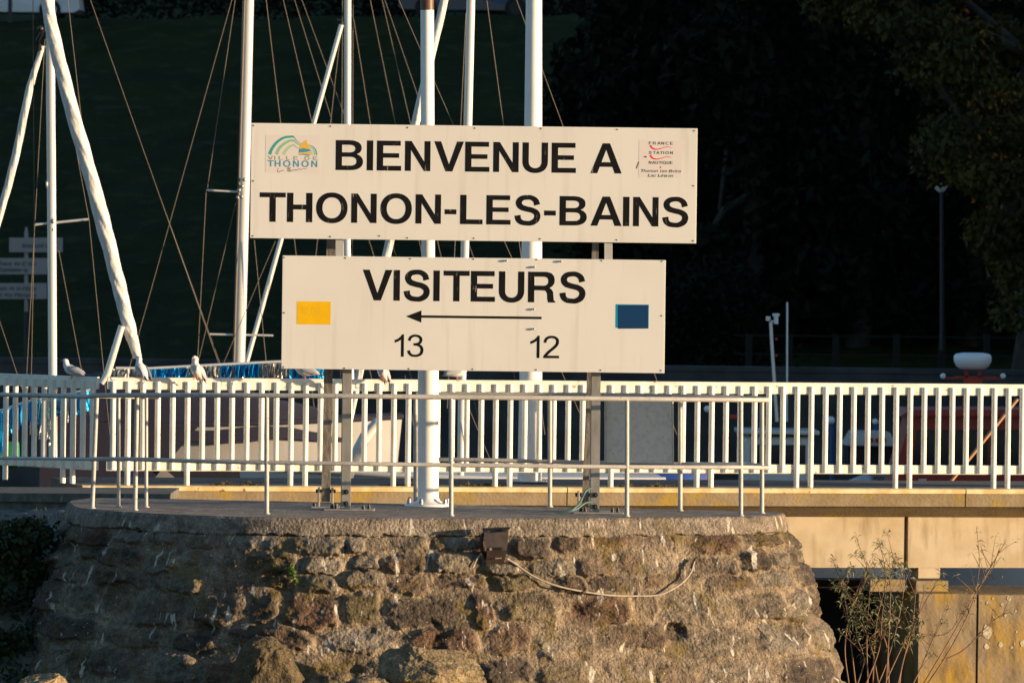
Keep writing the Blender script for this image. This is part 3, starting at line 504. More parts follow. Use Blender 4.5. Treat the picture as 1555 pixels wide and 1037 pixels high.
# overhang shadow line just under the cap
off = BAT * TT + disp
X = x + nx_ * off; Y = y + ny_ * off; Z = -TT + .012 * fbm(SS * 9 + 3, TT * 9)
base = np.array([(.25, .185, .13), (.19, .135, .095), (.30, .25, .19), (.16, .13, .10), (.22, .175, .10), (.135, .105, .085), (.34, .29, .235), (.20, .12, .08)])
sc = base[(rid * 997).astype(int) % 8] * (.85 + .35 * r3[..., None])
mort = np.array((.265, .205, .145)) * (1 + .25 * fbm(SS * 2.4, TT * 2.4)[..., None])
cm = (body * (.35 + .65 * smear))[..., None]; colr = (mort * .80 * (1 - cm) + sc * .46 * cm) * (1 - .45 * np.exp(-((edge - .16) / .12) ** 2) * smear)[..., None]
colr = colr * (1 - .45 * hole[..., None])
def grid_obj(name, X, Y, Z, mt, UVs, colr, parent, org):
    nj, ni = X.shape; me = bpy.data.meshes.new(name)
    co = np.stack([X - org.x, Y - org.y, Z - org.z], -1).reshape(-1, 3)
    idx = np.arange(nj * ni).reshape(nj, ni)
    q = np.stack([idx[:-1, :-1], idx[1:, :-1], idx[1:, 1:], idx[:-1, 1:]], -1).reshape(-1, 4)
    me.vertices.add(len(co)); me.vertices.foreach_set('co', co.ravel())
    me.loops.add(q.size); me.loops.foreach_set('vertex_index', q.ravel())
    me.polygons.add(len(q)); me.polygons.foreach_set('loop_start', np.arange(0, q.size, 4)); me.polygons.foreach_set('loop_total', np.full(len(q), 4))
    me.polygons.foreach_set('use_smooth', np.ones(len(q), bool))
    uv = me.uv_layers.new(name='uv'); U = np.stack([UVs[0], UVs[1]], -1).reshape(-1, 2)[q.ravel()]; uv.data.foreach_set('uv', U.ravel())
    at = me.color_attributes.new('stone', 'FLOAT_COLOR', 'POINT'); at.data.foreach_set('color', np.concatenate([colr.reshape(-1, 3), np.ones((nj * ni, 1))], 1).ravel())
    me.update(calc_edges=True); me.validate(); me.materials.append(mt)
    o = bpy.data.objects.new(name, me); COL.objects.link(o); o.parent = parent; ORG[o.name] = org; return o
HO = Vector((0, 1.5, -2.5))
head = thing('breakwater', HO, 'battered rubble stone pier head with a concrete cap, under the welcome sign', 'breakwater')
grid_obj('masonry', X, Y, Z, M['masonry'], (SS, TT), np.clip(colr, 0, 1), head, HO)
# cap band
ts2 = np.r_[np.linspace(0, .03, 4), np.linspace(.045, .19, 15)]; ss2 = np.arange(0, LEN, .012); S2, T2 = np.meshgrid(ss2, ts2)
x, y, nx_, ny_ = plan_at(S2)
ragged = .165 + .030 * fbm(ss2 * 3.2, ss2 * 0) + .022 * fbm(ss2 * 14, ss2 * 0 + 3)
TT2 = np.minimum(T2 / .19 * (ragged[None, :] + .02), 9)
rnd = np.clip(1 - TT2 / .022, 0, 1) ** 2 * .020
o2 = .012 + BAT * TT2 * .8 - rnd + .006 * fbm(S2 * 9, TT2 * 9) + .003 * fbm(S2 * 50, TT2 * 50)
tail = np.clip((TT2 - ragged[None, :] * .92) / .02, 0, 1); o2 = o2 - tail * .05
chip = np.clip((fbm(S2 * 7 + 5, TT2 * 10) - .35) * 4, 0, 1) * np.clip((TT2 - .1) / .05, 0, 1); o2 -= chip * .03
capc = np.array((.20, .165, .13)) * (1 + .2 * fbm(S2 * 1.7, TT2 * 3)[..., None])
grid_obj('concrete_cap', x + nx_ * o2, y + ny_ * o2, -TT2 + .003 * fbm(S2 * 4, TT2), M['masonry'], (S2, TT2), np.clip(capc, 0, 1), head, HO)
# platform top sheet
x, y, nx_, ny_ = plan_at(np.linspace(0, LEN, 260)); rim = [(a - n1 * .006, b - n2 * .006) for a, b, n1, n2 in zip(x, y, nx_, ny_)]
def inpoly(px_, py_, poly):
    c = False; j = len(poly) - 1
    for i in range(len(poly)):
        if (poly[i][1] > py_) != (poly[j][1] > py_) and px_ < (poly[j][0] - poly[i][0]) * (py_ - poly[i][1]) / (poly[j][1] - poly[i][1]) + poly[i][0]: c = not c
        j = i
    return c
g = MB(); bm = bmesh.new(); vs = [bm.verts.new((a, b, 0)) for a, b in rim]; bm.faces.new(vs)
bmesh.ops.triangulate(bm, faces=bm.faces[:]); bm.verts.index_update()
g.add([v.co.copy() for v in bm.verts], [tuple(v.index for v in f.verts) for f in bm.faces]); bm.free()
g.obj('cap_top', 'topc', head)

PXX, PYY, PNX, PNY = plan_at(np.linspace(0, LEN, 900))
def surf(px, py):
    """point on the masonry/cap face seen at a photo pixel"""
    D = 49.0
    for _ in range(60):
        p = P(px, py, D)
        k = np.argmin(np.abs(PXX - p.x) + (PNY > -.3) * 50); xx, yy, a, b = PXX, PYY, PNX, PNY
        tgt = 50 + yy[k] + b[k] * BAT * max(0, -p.z)
        D += (tgt - D) * .6
    return P(px, py, D - .05)

# ================================================================== JETTY behind
FA, FB = P(152, 742, 56.3), P(1600, 742, 58.35)          # front kerb line
dirF = (FB - FA); dirF.z = 0; dirF.normalize(); nF = Vector((dirF.y, -dirF.x, 0))    # nF towards the camera
A0 = Vector((FA.x, FA.y, 0)); LF = (Vector((FB.x, FB.y, 0)) - A0).length
def J(s, off, z): return A0 + dirF * s + nF * off + Vector((0, 0, z))               # off > 0 towards the camera
jt = thing('jetty', J(4, 0, -2.5), 'concrete jetty walkway with mossy kerb and pale beams, running behind the pier head', 'jetty')
def jbox(g, s0, s1, o0, o1, z0, z1):
    vs = [J(s, o, z) for z in (z0, z1) for s, o in ((s0, o0), (s1, o0), (s1, o1), (s0, o1))]
    return g.add(vs, [(3, 2, 1, 0), (4, 5, 6, 7), (0, 1, 5, 4), (1, 2, 6, 5), (2, 3, 7, 6), (3, 0, 4, 7)])
L1 = 24.0
def s_at(px, py=742, off=0):
    a = P(px, py, 50); c = Vector((0, -50, 0)); d = Vector((a.x, a.y, 0)) - c
    o = A0 + nF * off; det = dirF.x * (-d.y) + d.x * dirF.y
    r = c - o; return (r.x * (-d.y) + d.x * r.y) / det
g = MB(); jbox(g, -.2, L1, -2.35, -.05, -.2, -.012); g.obj('walkway_deck', 'deckc', jt)
joints = [s_at(q) for q in (858, 1462)] + [s_at(1462) + 4.3, s_at(1462) + 8.6]
prev = -.2
for q in joints + [L1]:
    g = MB(); a, b = prev + .006, q - .006
    z0, z1 = -.185, -.002
    prof = [(.10, z0), (.10, -.04), (.075, -.004), (-.04, -.004), (-.04, z0)]
    vs = [J(s, o, z) for s in (a, b) for o, z in prof]; n = len(prof)
    g.add(vs, [tuple(range(n)), tuple(range(n, 2 * n))[::-1]] + [(i, n + i, n + (i + 1) % n, (i + 1) % n) for i in range(n)])
    o = g.obj('kerb', 'kerb', jt)
    t = MB(); prof = [(.120, -.050), (.128, -.006), (.06, .004), (.06, -.004), (.103, -.012), (.103, -.050)]
    vs = [J(s, o_, z) for s in (a, b) for o_, z in prof]; n = len(prof)
    t.add(vs, [tuple(range(n)), tuple(range(n, 2 * n))[::-1]] + [(i, n + i, n + (i + 1) % n, (i + 1) % n) for i in range(n)])
    t.obj('edge_trim', 'trim', o)
    prev = q
g = MB(); vs = [J(s, o, z) for s in (-.2, L1) for o, z in ((.06, -.187), (-.30, -.31), (-2.2, -.31), (-2.2, -.203), (-.045, -.203))]
g.add(vs, [(0, 1, 2, 3, 4), (9, 8, 7, 6, 5)] + [(i, 5 + i, 5 + (i + 1) % 5, (i + 1) % 5) for i in range(5)]); g.obj('soffit', 'kerb', jt)
sj = s_at(1376, 820, -.3)
for a, b in ((-.2, sj - 6.1), (sj - 6.06, sj - .022), (sj + .022, sj + 6.0), (sj + 6.04, L1)):
    g = MB(); jbox(g, a, b, -.62, -.30, -.84, -.313)
    g.obj('beam', 'beam', jt)
g = MB(); jbox(g, s_at(1395, 870, -.3), s_at(1428, 870, -.3), -.6, -.31, -.95, -.842); g.obj('beam_foot', 'beam', jt)
for a, b, z0, z1 in ((s_at(1320, 885, -.3), s_at(1372, 885, -.3), -1.085, -.96), (s_at(1390, 885, -.3), s_at(1438, 885, -.3), -1.085, -.975)):
    g = MB(); jbox(g, a, b, -.62, -.25, z0, z1); g.obj('bearing_block', 'kerb', jt)
for k in range(2):
    g = MB(); jbox(g, .4 + 4.5 * k, .9 + 4.5 * k, -2.1, -1.5, -2.9, -.315); g.obj('pier_column', 'kerb', jt)
# abutment wall under the jetty
sw = s_at(1395, 960, .1)
wl = thing('abutment_wall', J(sw + 2, 0, -2.5), 'yellow lichened concrete wall below the jetty, behind the twiggy shrub', 'wall')
g = MB(); jbox(g, sw, s_at(1484, 960, .1) - .012, -1.6, .10, -3.2, -1.09); g.obj('wall_block', 'wallmoss', wl)
g = MB(); jbox(g, s_at(1484, 960, .1) + .012, sw + 10, -1.6, .10, -3.2, -1.10); g.obj('wall_block', 'wallmoss', wl)
g = MB(); jbox(g, sw + .05, sw + 9.9, -1.5, .06, -3.2, -1.13); g.obj('wall_core', 'joint', wl)
g = MB()
for q in range(26):
    px, py = random.uniform(1490, 1555), random.uniform(905, 990)
    if q < 7: px, py = [(1500, 958), (1498, 980), (1520, 978), (1532, 908), (1522, 917), (1500, 915), (1553, 976)][q]
    c = J(s_at(px, py, .1), .101, P(px, py, 58.2).z); r = [.05, .026, .028, .026, .02, .02, .03][q] if q < 7 else random.uniform(.005, .015)
    ang = [random.uniform(.75, 1.25) for _ in range(9)]; zz = 1.5 if q == 0 else 1.1
    pts = [c + dirF * math.cos(2 * math.pi * i / 9) * r * ang[i] + Vector((0, 0, zz * math.sin(2 * math.pi * i / 9) * r * ang[i])) for i in range(9)]
    g.add(pts, [tuple(range(9))]); 
    g.add([p + nF * .004 for p in pts] , [tuple(range(9))])
g.obj('lichen_spots', 'lichen', wl)
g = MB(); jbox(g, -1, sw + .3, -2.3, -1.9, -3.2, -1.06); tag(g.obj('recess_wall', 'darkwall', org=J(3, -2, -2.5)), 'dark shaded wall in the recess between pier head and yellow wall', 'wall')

# ledges at the left of the pier head
g = MB(); a = P(-60, 748, 55.2); b = P(258, 750, 53.4)
dl = (b - a); dl.z = 0; dl.normalize(); up = Vector((0, 0, 1)); nn = Vector((-dl.y, dl.x, 0))
def slab(g, a, b, dep, z0, z1):
    vs = [Vector((p.x, p.y, p.z + z)) + Vector((0, 1, 0)) * k for z in (z0, z1) for p, k in ((a, 0), (b, 0), (b, dep), (a, dep))]
    g.add(vs, [(3, 2, 1, 0), (4, 5, 6, 7), (0, 1, 5, 4), (1, 2, 6, 5), (2, 3, 7, 6), (3, 0, 4, 7)])
lt = thing('quay_ledge', (a + b) / 2, 'dark worn concrete ledge with pale edge, left of the pier head', 'ledge')
slab(g, a, b, 1.5, -.085, 0); g.obj('upper_slab', 'slab', lt)
g = MB(); slab(g, P(-60, 760, 55.25), P(215, 762, 53.7), 1.3, -.6, 0); g.obj('lower_slab', 'slab', lt)
# rough ground between ledge and masonry at the left
g = MB()
ni, nj = 90, 60
for j in range(nj):
    for i in range(ni):
        u, v = i / (ni - 1), j / (nj - 1)
        px = -90 + u * 270; D = 54.6 - 4.6 * v
        z = -.10 - .30 * v ** 1.2 - max(0, v - .55) * 3.4 - .12 * (1 - u)
        p = PX(px, z, D); q = np.array([p.x * 5]); q2 = np.array([p.y * 5])
        g.v.append((p.x, p.y, z + .07 * float(fbm(q, q2, o=4)[0])))
for j in range(nj - 1):
    for i in range(ni - 1): a = j * ni + i; g.f.append((a, a + ni, a + ni + 1, a + 1)); g.sm.append(True)
tag(g.obj('bank_slope', 'slab', org=P(40, 800, 52)), 'rough stony bank left of the pier head', None, None, 'structure')

# ================================================================== WHITE RAILINGS on the jetty
def railing(name, label, s_list, P0, dr, nr, z0, ztop, zbot, longs, L, over=0.0):
    t = thing(name, P0, label, 'railing')
    def Q(s, o, z): return P0 + dr * s + nr * o + Vector((0, 0, z - P0.z))
    def rail(nm, za, zb, s0, s1):
        g = MB(); r = (zb - za) / 2; pr = []
        hw, hd, bv = (zb - za) / 2, .02, .006
        pr = [(-hd, -hw + bv), (-hd + bv, -hw), (hd - bv, -hw), (hd, -hw + bv), (hd, hw - bv), (hd - bv, hw), (-hd + bv, hw), (-hd, hw - bv)]
        zc = (za + zb) / 2; vs = [Q(s, o, zc + z) for s in (s0, s1) for o, z in pr]; n = 8
        g.add(vs, [tuple(range(n)), tuple(range(n, 2 * n))[::-1]] + [(i, n + i, n + (i + 1) % n, (i + 1) % n) for i in range(n)])
        return g.obj(nm, 'whitepaint', t)
    rail('top_rail', ztop - .122, ztop, -over, L); rail('bottom_rail', zbot, zbot + .095, -over, L)
    protos = {}
    for k, s in enumerate(s_list):
        key = k in longs
        if key not in protos:
            g = MB(); a = Q(s, .018, (z0 if key else zbot + .012)); b = Q(s, .018, ztop - .040)
            g.tube([a, b], .0285, 14); o = g.obj('post' if key else 'baluster', 'whitepaint', t); protos[key] = (o, s)
        else:
            src, sb = protos[key]; o = src.copy(); COL.objects.link(o); o.parent = t; o.location = dr * (s - sb)
    return t, Q
ZT, ZB = None, None
pt = P(700, 576.8, 50 + J(s_at(700), .02, 0).y); ZT = pt.z
ZB = P(700, 717, 50 + J(s_at(700), .02, 0).y).z
# baluster columns measured in the photo
first, last = s_at(171, 650), s_at(1530, 650)
cols = [171 + 0 for _ in range(0)]
n_b = 63
s_list = [first + (last - first) * i / (n_b - 1) for i in range(n_b)]
pitchb = s_list[1] - s_list[0]
s_list += [s_list[-1] + pitchb * (i + 1) for i in range(14)]
# long posts: nearest columns to the measured pairs
longs = set()
for q in (193, 289, 445, 469, 600, 622, 755, 778, 1062, 1083, 1211, 1232, 1358, 1381, 1508, 1530):
    longs.add(int(np.argmin([abs(s - s_at(q, 720)) for s in s_list])))
k0 = int(np.argmin([abs(s - s_at(927, 720)) for s in s_list])); longs.add(k0)
railing('pier_railing', 'long white railing of round balusters along the jetty behind the sign', s_list, J(0, 0, 0), dirF, nF, 0.0, ZT, ZB, longs, s_list[-1] + .4, -(.5 * (s_list[0])))
# the part that turns back at the left
al = R(47); dL = Vector((-math.cos(al), math.sin(al), 0)); dL.normalize(); nL = Vector((-dL.y, dL.x, 0))
if nL.y > 0: nL = -nL
PL = P(147, 739, 56.35); PL.z = 0
sl = []
for k in range(24): sl.append(.055 + k * .158)
railing('corner_railing', 'short white railing run turning away at the left corner, its rails in shade', sl, PL, dL, nL, 0.0, ZT, ZB, {2, 3, 9, 10, 16, 17}, sl[-1] + .1)

# ================================================================== GUARD RAIL round the platform
gr = thing('guard_rail', P(650, 785, 50.6), 'grey painted two-bar pipe guard rail round the pier head platform', 'guard rail')
front = [(137, 51.05, 601.5, 697), (148, 50.93, 600.5, 697), (200, 50.75, 600, 697), (300, 50.5, 600, 700), (405, 50.35, 600.5, 702), (540, 50.3, 601.5, 704), (685, 50.4, 603, 706), (820, 50.5, 604.3, 707.5), (952, 50.7, 605.5, 708.8), (1050, 50.9, 606.5, 709.2), (1125, 51.1, 607, 709.2), (1160, 51.4, 607.2, 710), (1166, 51.6, 606.5, 709.8), (1160, 51.78, 605.5, 707.5), (1135, 51.86, 603.5, 705)]
back = [(1135, 51.86, 603.5, 705), (1033, 52.0, 601.5, 704.5), (918, 52.3, 599.5, 702.5), (835, 52.55, 599, 700.8), (740, 52.6, 598.3, 698.5), (632, 52.7, 598.3, 697)]
def pipe_run(rows, r, k, nm):
    pts = catmull([tuple(P(a, q[k], d)) for q in rows for a, d in [(q[0], q[1])]], 6)
    g = MB(); g.tube([Vector(p) for p in pts], r, 12); return g.obj(nm, 'pipe', gr)
pipe_run(front, .0225, 2, 'top_rail'); pipe_run(front, .0195, 3, 'mid_rail')
pipe_run(back, .0195, 2, 'top_rail'); pipe_run(back, .0195, 3, 'mid_rail')
lb = [(140, 51.0, 602, 697.5), (150, 51.3, 602, 698), (185, 51.9, 603, 698), (240, 52.4, 603.5, 699)]
pipe_run(lb, .016, 2, 'top_rail')
g = MB()
posts = [(140, 51.05, 601, 772), (205, 50.75, 603, 771), (405, 50.35, 602, 780), (685, 50.4, 604, 783), (952, 50.7, 606, 785), (1125, 51.1, 608, 782), (1157, 51.7, 607, 780.5),
         (180, 51.3, 604, 771), (222, 51.4, 604, 771), (1033, 52.0, 603, 777), (835, 52.5, 600, 771), (631, 52.65, 600, 764)]
for q, d, y0, y1 in posts:
    a = PX(q, 0.0, d); b = P(q, y0, d); b.x, b.y = a.x + (b.x - a.x), a.y
    if q == 140: b = P(147, y0, d)
    if q == 205: b = P(208, y0, d)
    g = MB(); g.tube([a, b], .0205 if q not in (180, 222) else .017, 12); g.ball(a + Vector((0, 0, .004)), (.032, .032, .012), 12, 6); g.obj('post', 'pipe', gr)
g = MB(); a = P(140, 601.5, 51.05)
ge = thing('side_rail', P(70, 740, 53), 'thin blue-grey pipe rail leaving the platform towards the left ledge', 'guard rail')
g = MB(); g.tube([P(136, 602.5, 51.3), P(60, 600, 52.3), P(-60, 598.5, 53.9)], .021, 12); g.obj('top_rail', 'pipe', ge)
g = MB(); g.tube([P(138, 697, 51.3), P(60, 696, 52.3), P(-60, 695, 53.9)], .015, 12); g.obj('mid_rail', 'pipe', ge)
g = MB(); g.tube([P(-45, 598, 53.7), P(-45, 765, 53.7)], .02, 12); g.obj('post', 'pipe', ge)

# grey information panel hung on the back rail
ip = thing('notice_board', P(970, 704, 52.1), 'plain grey notice board fixed to the back rail, right of the sign', 'notice board')
g = MB(); c = (P(918, 603, 52.15) + P(1023, 700, 52.05)) / 2
a_, b_, c_, d_ = P(918, 603, 52.2), P(1023, 604, 51.97), P(1023, 704, 51.97), P(918, 702, 52.2)
off = Vector((0, .03, 0)); g.add([a_, b_, c_, d_, a_ + off, b_ + off, c_ + off, d_ + off], [(3, 2, 1, 0), (4, 5, 6, 7), (0, 1, 5, 4), (1, 2, 6, 5), (2, 3, 7, 6), (3, 0, 4, 7)])
g.obj('panel', 'infopanel', ip)
g = MB(); g.tube([P(1021, 602, 51.94), P(1022, 703, 51.94)], .009, 8); g.tube([P(920, 603, 52.17), P(920, 702, 52.17)], .009, 8); g.obj('edge_strip', 'pipe', ip)

# ================================================================== LETTERS
def glyph_mesh(text, bold=0.0, spacing=0.0, extrude=0.0012, narrow=.26):
    """flat text as vertices/faces in em units; returns verts, faces, x-extent, cap height"""
    cu = bpy.data.curves.new('tmp', 'CURVE'); cu.dimensions = '2D'; cu.fill_mode = 'BOTH'; cu.resolution_u = 5; cu.offset = bold
    x = 0
    for ch in text:
        if ch == ' ' : x += narrow; continue
        g_ = GL[ch] if ch not in CAPS else [[[round(v * 509) for q in ((px_, py_),) * 3 for v in q] for px_, py_ in cc_] for cc_ in CAPS[ch][1]]
        xs_ = [p[2] for s in g_ for p in s]; lo, hi = min(xs_) / 1000, max(xs_) / 1000
        for s in g_:
            sp = cu.splines.new('BEZIER'); sp.bezier_points.add(len(s) - 1); sp.use_cyclic_u = True
            for bp, p in zip(sp.bezier_points, s):
                bp.handle_left_type = bp.handle_right_type = 'FREE'
                bp.co = (p[2] / 1000 + x, p[3] / 1000, 0); bp.handle_left = (p[0] / 1000 + x, p[1] / 1000, 0); bp.handle_right = (p[4] / 1000 + x, p[5] / 1000, 0)
        x += hi + min(lo, .06) + spacing
    ob = bpy.data.objects.new('tmp', cu); COL.objects.link(ob)
    dg = bpy.context.evaluated_depsgraph_get(); me = ob.evaluated_get(dg).to_mesh()
    vs = [v.co.copy() for v in me.vertices]; fs = [tuple(p.vertices) for p in me.polygons]
    bpy.data.objects.remove(ob); bpy.data.curves.remove(cu)
    return vs, fs
def put_text(g, text, x0, x1, yb, cap, D, bold=0.0, spacing=0.0, shear=0.0, thick=.0006, narrow=.26, yb2=None):
    """text from photo column x0 to x1 with its baseline at row yb (at x0); cap = capital height in photo pixels"""
    vs, fs = glyph_mesh(text, bold, spacing, narrow=narrow)
    lo, hi = min(v.x for v in vs), max(v.x for v in vs); base_ = -bold; k = m(cap, D) / (.509 + 2 * bold)
    a = P(x0, yb, D); b = P(x1, yb, D); kx = m(x1 - x0, D) / (hi - lo)
    ex = Vector((1, 0, 0)); ez = Vector((0, 0, 1))
    q = [a + ex * ((v.x - lo + shear * v.y) * kx) + ez * ((v.y + bold) * k) for v in vs]
    g.add([p - Vector((0, thick, 0)) for p in q], fs)
    return g

# ================================================================== THE WELCOME SIGN
DS = 51.14
sg = thing('welcome_sign', P(705, 777, 51.5), 'double white welcome sign with black lettering on four steel posts, centre of the platform', 'sign')
def board(x0, y0, x1, y1, D, label):
    """board with photo corners x0,y0 (top left) and x1,y1 (bottom right); level in the world"""
    a, b = P(x0, y0, D), P(x1, y1, D)
    g = MB(); th = .022
    cx, cz = (a.x + b.x) / 2, (a.z + b.z) / 2
    g.box((cx, a.y + th / 2, cz), (b.x - a.x, th, a.z - b.z), bev=.003)
    o = g.obj('sign_board', 'signface', sg); o['label'] = label
    return o, (a, b)
up_b, (ua, ub) = board(381.5, 187, 1057, 370, DS, 'upper board reading BIENVENUE A THONON-LES-BAINS')
lo_b, (la, lb_) = board(429, 388, 1008.8, 566.8, DS, 'lower board reading VISITEURS with an arrow')
def cu_row(x, y_left, x_left): return y_left + (x - x_left) * math.tan(R(ROLL))
g = MB(); DT = DS - .0002
put_caps(g, 'BIENVENUE A', 509.5, 944, 258.5, 45.5, DT, space=.34)
g.obj('lettering', 'black', up_b)
g = MB(); put_caps(g, 'THONON-LES-BAINS', 394, 1045, 336.8, 44.5, DT)
g.obj('lettering', 'black', up_b)
g = MB(); put_caps(g, 'VISITEURS', 550.5, 889, 456, 46.5, DT)
g.obj('lettering', 'black', lo_b)
g = MB()
put_caps(g, '13', 599, 643, 541.5, 34, DT); g.obj('bay_number', 'blackthin', lo_b)
g = MB(); put_caps(g, '12', 805, 849, 543.5, 34, DT); g.obj('bay_number', 'blackthin', lo_b)
g = MB(); a, b = P(636, 480.6, DT), P(822.5, 480.6 + 186 * math.tan(R(ROLL)), DT)
zc = a.z; hh = m(1.9, DT); y = a.y - .0006
g.add([(a.x, y, zc - hh), (b.x, y, zc - hh), (b.x, y, zc + hh), (a.x, y, zc + hh)], [(0, 1, 2, 3)])
t_ = P(616.5, 480.4, DT); ah = m(9.2, DT); e_ = P(640, 480.6, DT)
g.add([(t_.x, y - .0002, zc), (e_.x, y - .0002, zc - ah), (e_.x, y - .0002, zc + ah)], [(0, 1, 2)])
g.obj('arrow', 'blackthin', lo_b)
def patch(nm, x0, y0, x1, y1, mt, par, d=.0006, rot=0.0):
    a, b = P(x0, y0, DT), P(x1, y1, DT); c = (a + b) / 2; hx, hz = (b.x - a.x) / 2, (a.z - b.z) / 2
    g = MB(); q = []
    for i, j in ((-1, -1), (1, -1), (1, 1), (-1, 1)):
        X_, Z_ = i * hx, j * hz; q.append((c.x + X_ * math.cos(rot) - Z_ * math.sin(rot), c.y - d, c.z + X_ * math.sin(rot) + Z_ * math.cos(rot)))
    q2 = [(v[0], c.y + .00015, v[2]) for v in q]
    g.add(q + q2, [(0, 1, 2, 3), (4, 7, 6, 5), (0, 4, 5, 1), (1, 5, 6, 2), (2, 6, 7, 3), (3, 7, 4, 0)]); return g.obj(nm, mt, par)
patch('yellow_square', 451, 457.4, 502, 493, 'yellow', lo_b)
g = MB(); put_text(g, '10,00', 457, 486, 477.5, 12, DT, bold=.004, thick=.0009); g.obj('faint_price', mat('faint_yellow_print', (.78, .44, .012), .9), lo_b)
patch('blue_square', 935, 462.0, 985, 498.3, 'cyanpatch', lo_b)
patch('dark_square', 938.5, 463, 984, 499.3, 'bluepatch', lo_b, d=.0010, rot=R(1.0))
# screws
g = MB()
def scr(g, x, y, r=.0075):
    p = P(x, y, DT); g.tube([p + Vector((0, .002, 0)), p + Vector((0, -.003, 0))], r * .9, 8)
for x, y in ((385, 191), (502, 192), (619, 194), (721, 195), (821.5, 195.5), (937, 197), (1054, 199), (384.5, 275), (1053, 282.5), (384, 358.5), (501.5, 359.5), (576, 358.5), (618.5, 361.5), (719.5, 362), (820, 363), (936.5, 364.5), (1052.5, 366)): scr(g, x, y)
g.obj('screws', 'screw', up_b)
g = MB()
for x, y in ((431.5, 391), (524.5, 392), (623, 393), (719, 393.7), (815, 394.3), (913.5, 396), (1005, 397), (431.5, 475), (1004.5, 479.5), (430.5, 557.5), (523, 559), (621, 560), (717.5, 560.5), (814, 561.5), (912, 562), (1003.5, 562.5)): scr(g, x, y)
g.obj('screws', 'screw', lo_b)
for x, y in ((769, 396), (852, 397), (811.5, 405.5), (811, 469.5), (811, 499.5)):
    g = MB(); p = P(x, y, DT); g.tube([p, p + Vector((0, -.012, 0))], .006, 8); g.ball(p + Vector((0, -.012, 0)), .011, 10, 6); g.obj('bolt', 'boltsteel', lo_b)
# scratch at the right of the A
g = MB(); a = P(966.5, 256, DT); b = P(970, 246, DT); g.bar(a, b, .009, .002); g.ball(P(981, 238.3, DT), .008, 8, 5); g.obj('scratch', mat('scratch_brown', (.12, .08, .05), .8), up_b)

# left sticker: rainbow hills, yellow-and-blue sail, town lettering
stk = patch('town_sticker', 403.7, 205, 485.3, 262.6, 'sticker', up_b)
def SP(u, v):   # coordinates in the sticker zoom (1555x1037 for 150x100 px at 380,190)
    return P(380 + u * 150 / 1555, 190 + v * 100 / 1037, DT)
def ribbon(g, mid, wid, d=.0010):
    vs = []; n = len(mid)
    for i, (u, v) in enumerate(mid):
        p0 = mid[max(i - 1, 0)]; p1 = mid[min(i + 1, n - 1)]; dx, dy = p1[0] - p0[0], p1[1] - p0[1]; L_ = math.hypot(dx, dy) or 1
        wv = wid[i] if isinstance(wid, (list, tuple)) else wid
        for s_ in (-1, 1):
            q = SP(u - dy / L_ * wv / 2 * s_, v + dx / L_ * wv / 2 * s_); vs.append(q - Vector((0, d, 0)))
    g.add(vs, [(2 * i, 2 * i + 1, 2 * i + 3, 2 * i + 2) for i in range(n - 1)])
def rib(nm, pts, wid, mt, k=8, d=.0010):
    q = catmull(pts, k); ww = [float(v) for v in np.interp(np.linspace(0, 1, len(q)), np.linspace(0, 1, len(wid)), wid)]
    g = MB(); ribbon(g, [tuple(p) for p in q], ww, d); return g.obj(nm, mt, stk)
rib('hill_band', [(303, 462), (350, 360), (430, 265), (540, 198), (682, 182)], [52, 46, 42, 36, 34], 'teal')
rib('hill_band', [(684, 182), (720, 235), (770, 278), (830, 305)], [16, 10, 9, 8], 'teal')
rib('hill_band', [(925, 318), (980, 340), (1030, 395), (1046, 475)], [10, 14, 18, 20], 'teal')
rib('hill_band', [(412, 462), (455, 370), (530, 300), (610, 255), (685, 240)], [50, 46, 42, 38, 34], 'green2')
rib('hill_band', [(685, 242), (730, 285), (800, 330)], [30, 22, 18], 'green2')
rib('hill_band', [(940, 345), (985, 375), (1008, 420), (1015, 475)], [12, 16, 20, 22], 'green2')
rib('hill_band', [(520, 466), (560, 400), (620, 345), (685, 310)], [50, 44, 38, 32], 'green3')
rib('hill_band', [(685, 312), (725, 350), (770, 372)], [28, 22, 18], 'green3')
rib('hill_band', [(950, 385), (968, 420), (975, 475)], [12, 18, 22], 'green3')
def poly(nm, pts, mt, par, d=.0014, f=SP):
    g = MB(); q = [f(*p) - Vector((0, d, 0)) for p in pts]; c = sum(q, Vector()) / len(q); g.add(q + [c], [(i, (i + 1) % len(q), len(q)) for i in range(len(q))]); return g.obj(nm, mt, par)
poly('sail_shape', [(890, 232), (895, 300), (893, 372), (840, 366), (770, 380), (790, 330), (835, 270)], 'inkyellow', stk)
poly('sail_shape', [(897, 285), (925, 325), (945, 372), (915, 385), (893, 372)], 'inkyellow', stk, d=.0015)
poly('sail_shape', [(770, 382), (840, 366), (900, 380), (945, 385), (955, 405), (900, 425), (840, 430), (762, 435)], 'inkblue', stk, d=.0013)
poly('sail_shape', [(762, 438), (840, 430), (900, 432), (955, 418), (950, 460), (905, 468), (840, 452), (760, 470)], 'inkyellow', stk, d=.0012)
poly('sail_shape', [(760, 474), (840, 454), (905, 470), (950, 466), (940, 482), (905, 490), (850, 472)], 'inkblue', stk, d=.0011)
def stext(par, text, u0, u1, v, cap, mt, f0, bold=.004, sp=0.0, shear=0.0, d=.0012):
    g = MB(); x0 = f0[0] + u0 * f0[2]; x1 = f0[0] + u1 * f0[2]
    if text.isupper(): put_caps(g, text, x0, x1, f0[1] + v * f0[2], cap * f0[2], DT, thick=d, sp=.12 + sp * 2, space=.6)
    else: put_text(g, text, x0, x1, f0[1] + v * f0[2], cap * f0[2], DT, bold=bold, spacing=sp, shear=shear, thick=d)
    return g.obj('small_print', mt, par)
fz = (380, 190, 150 / 1555)
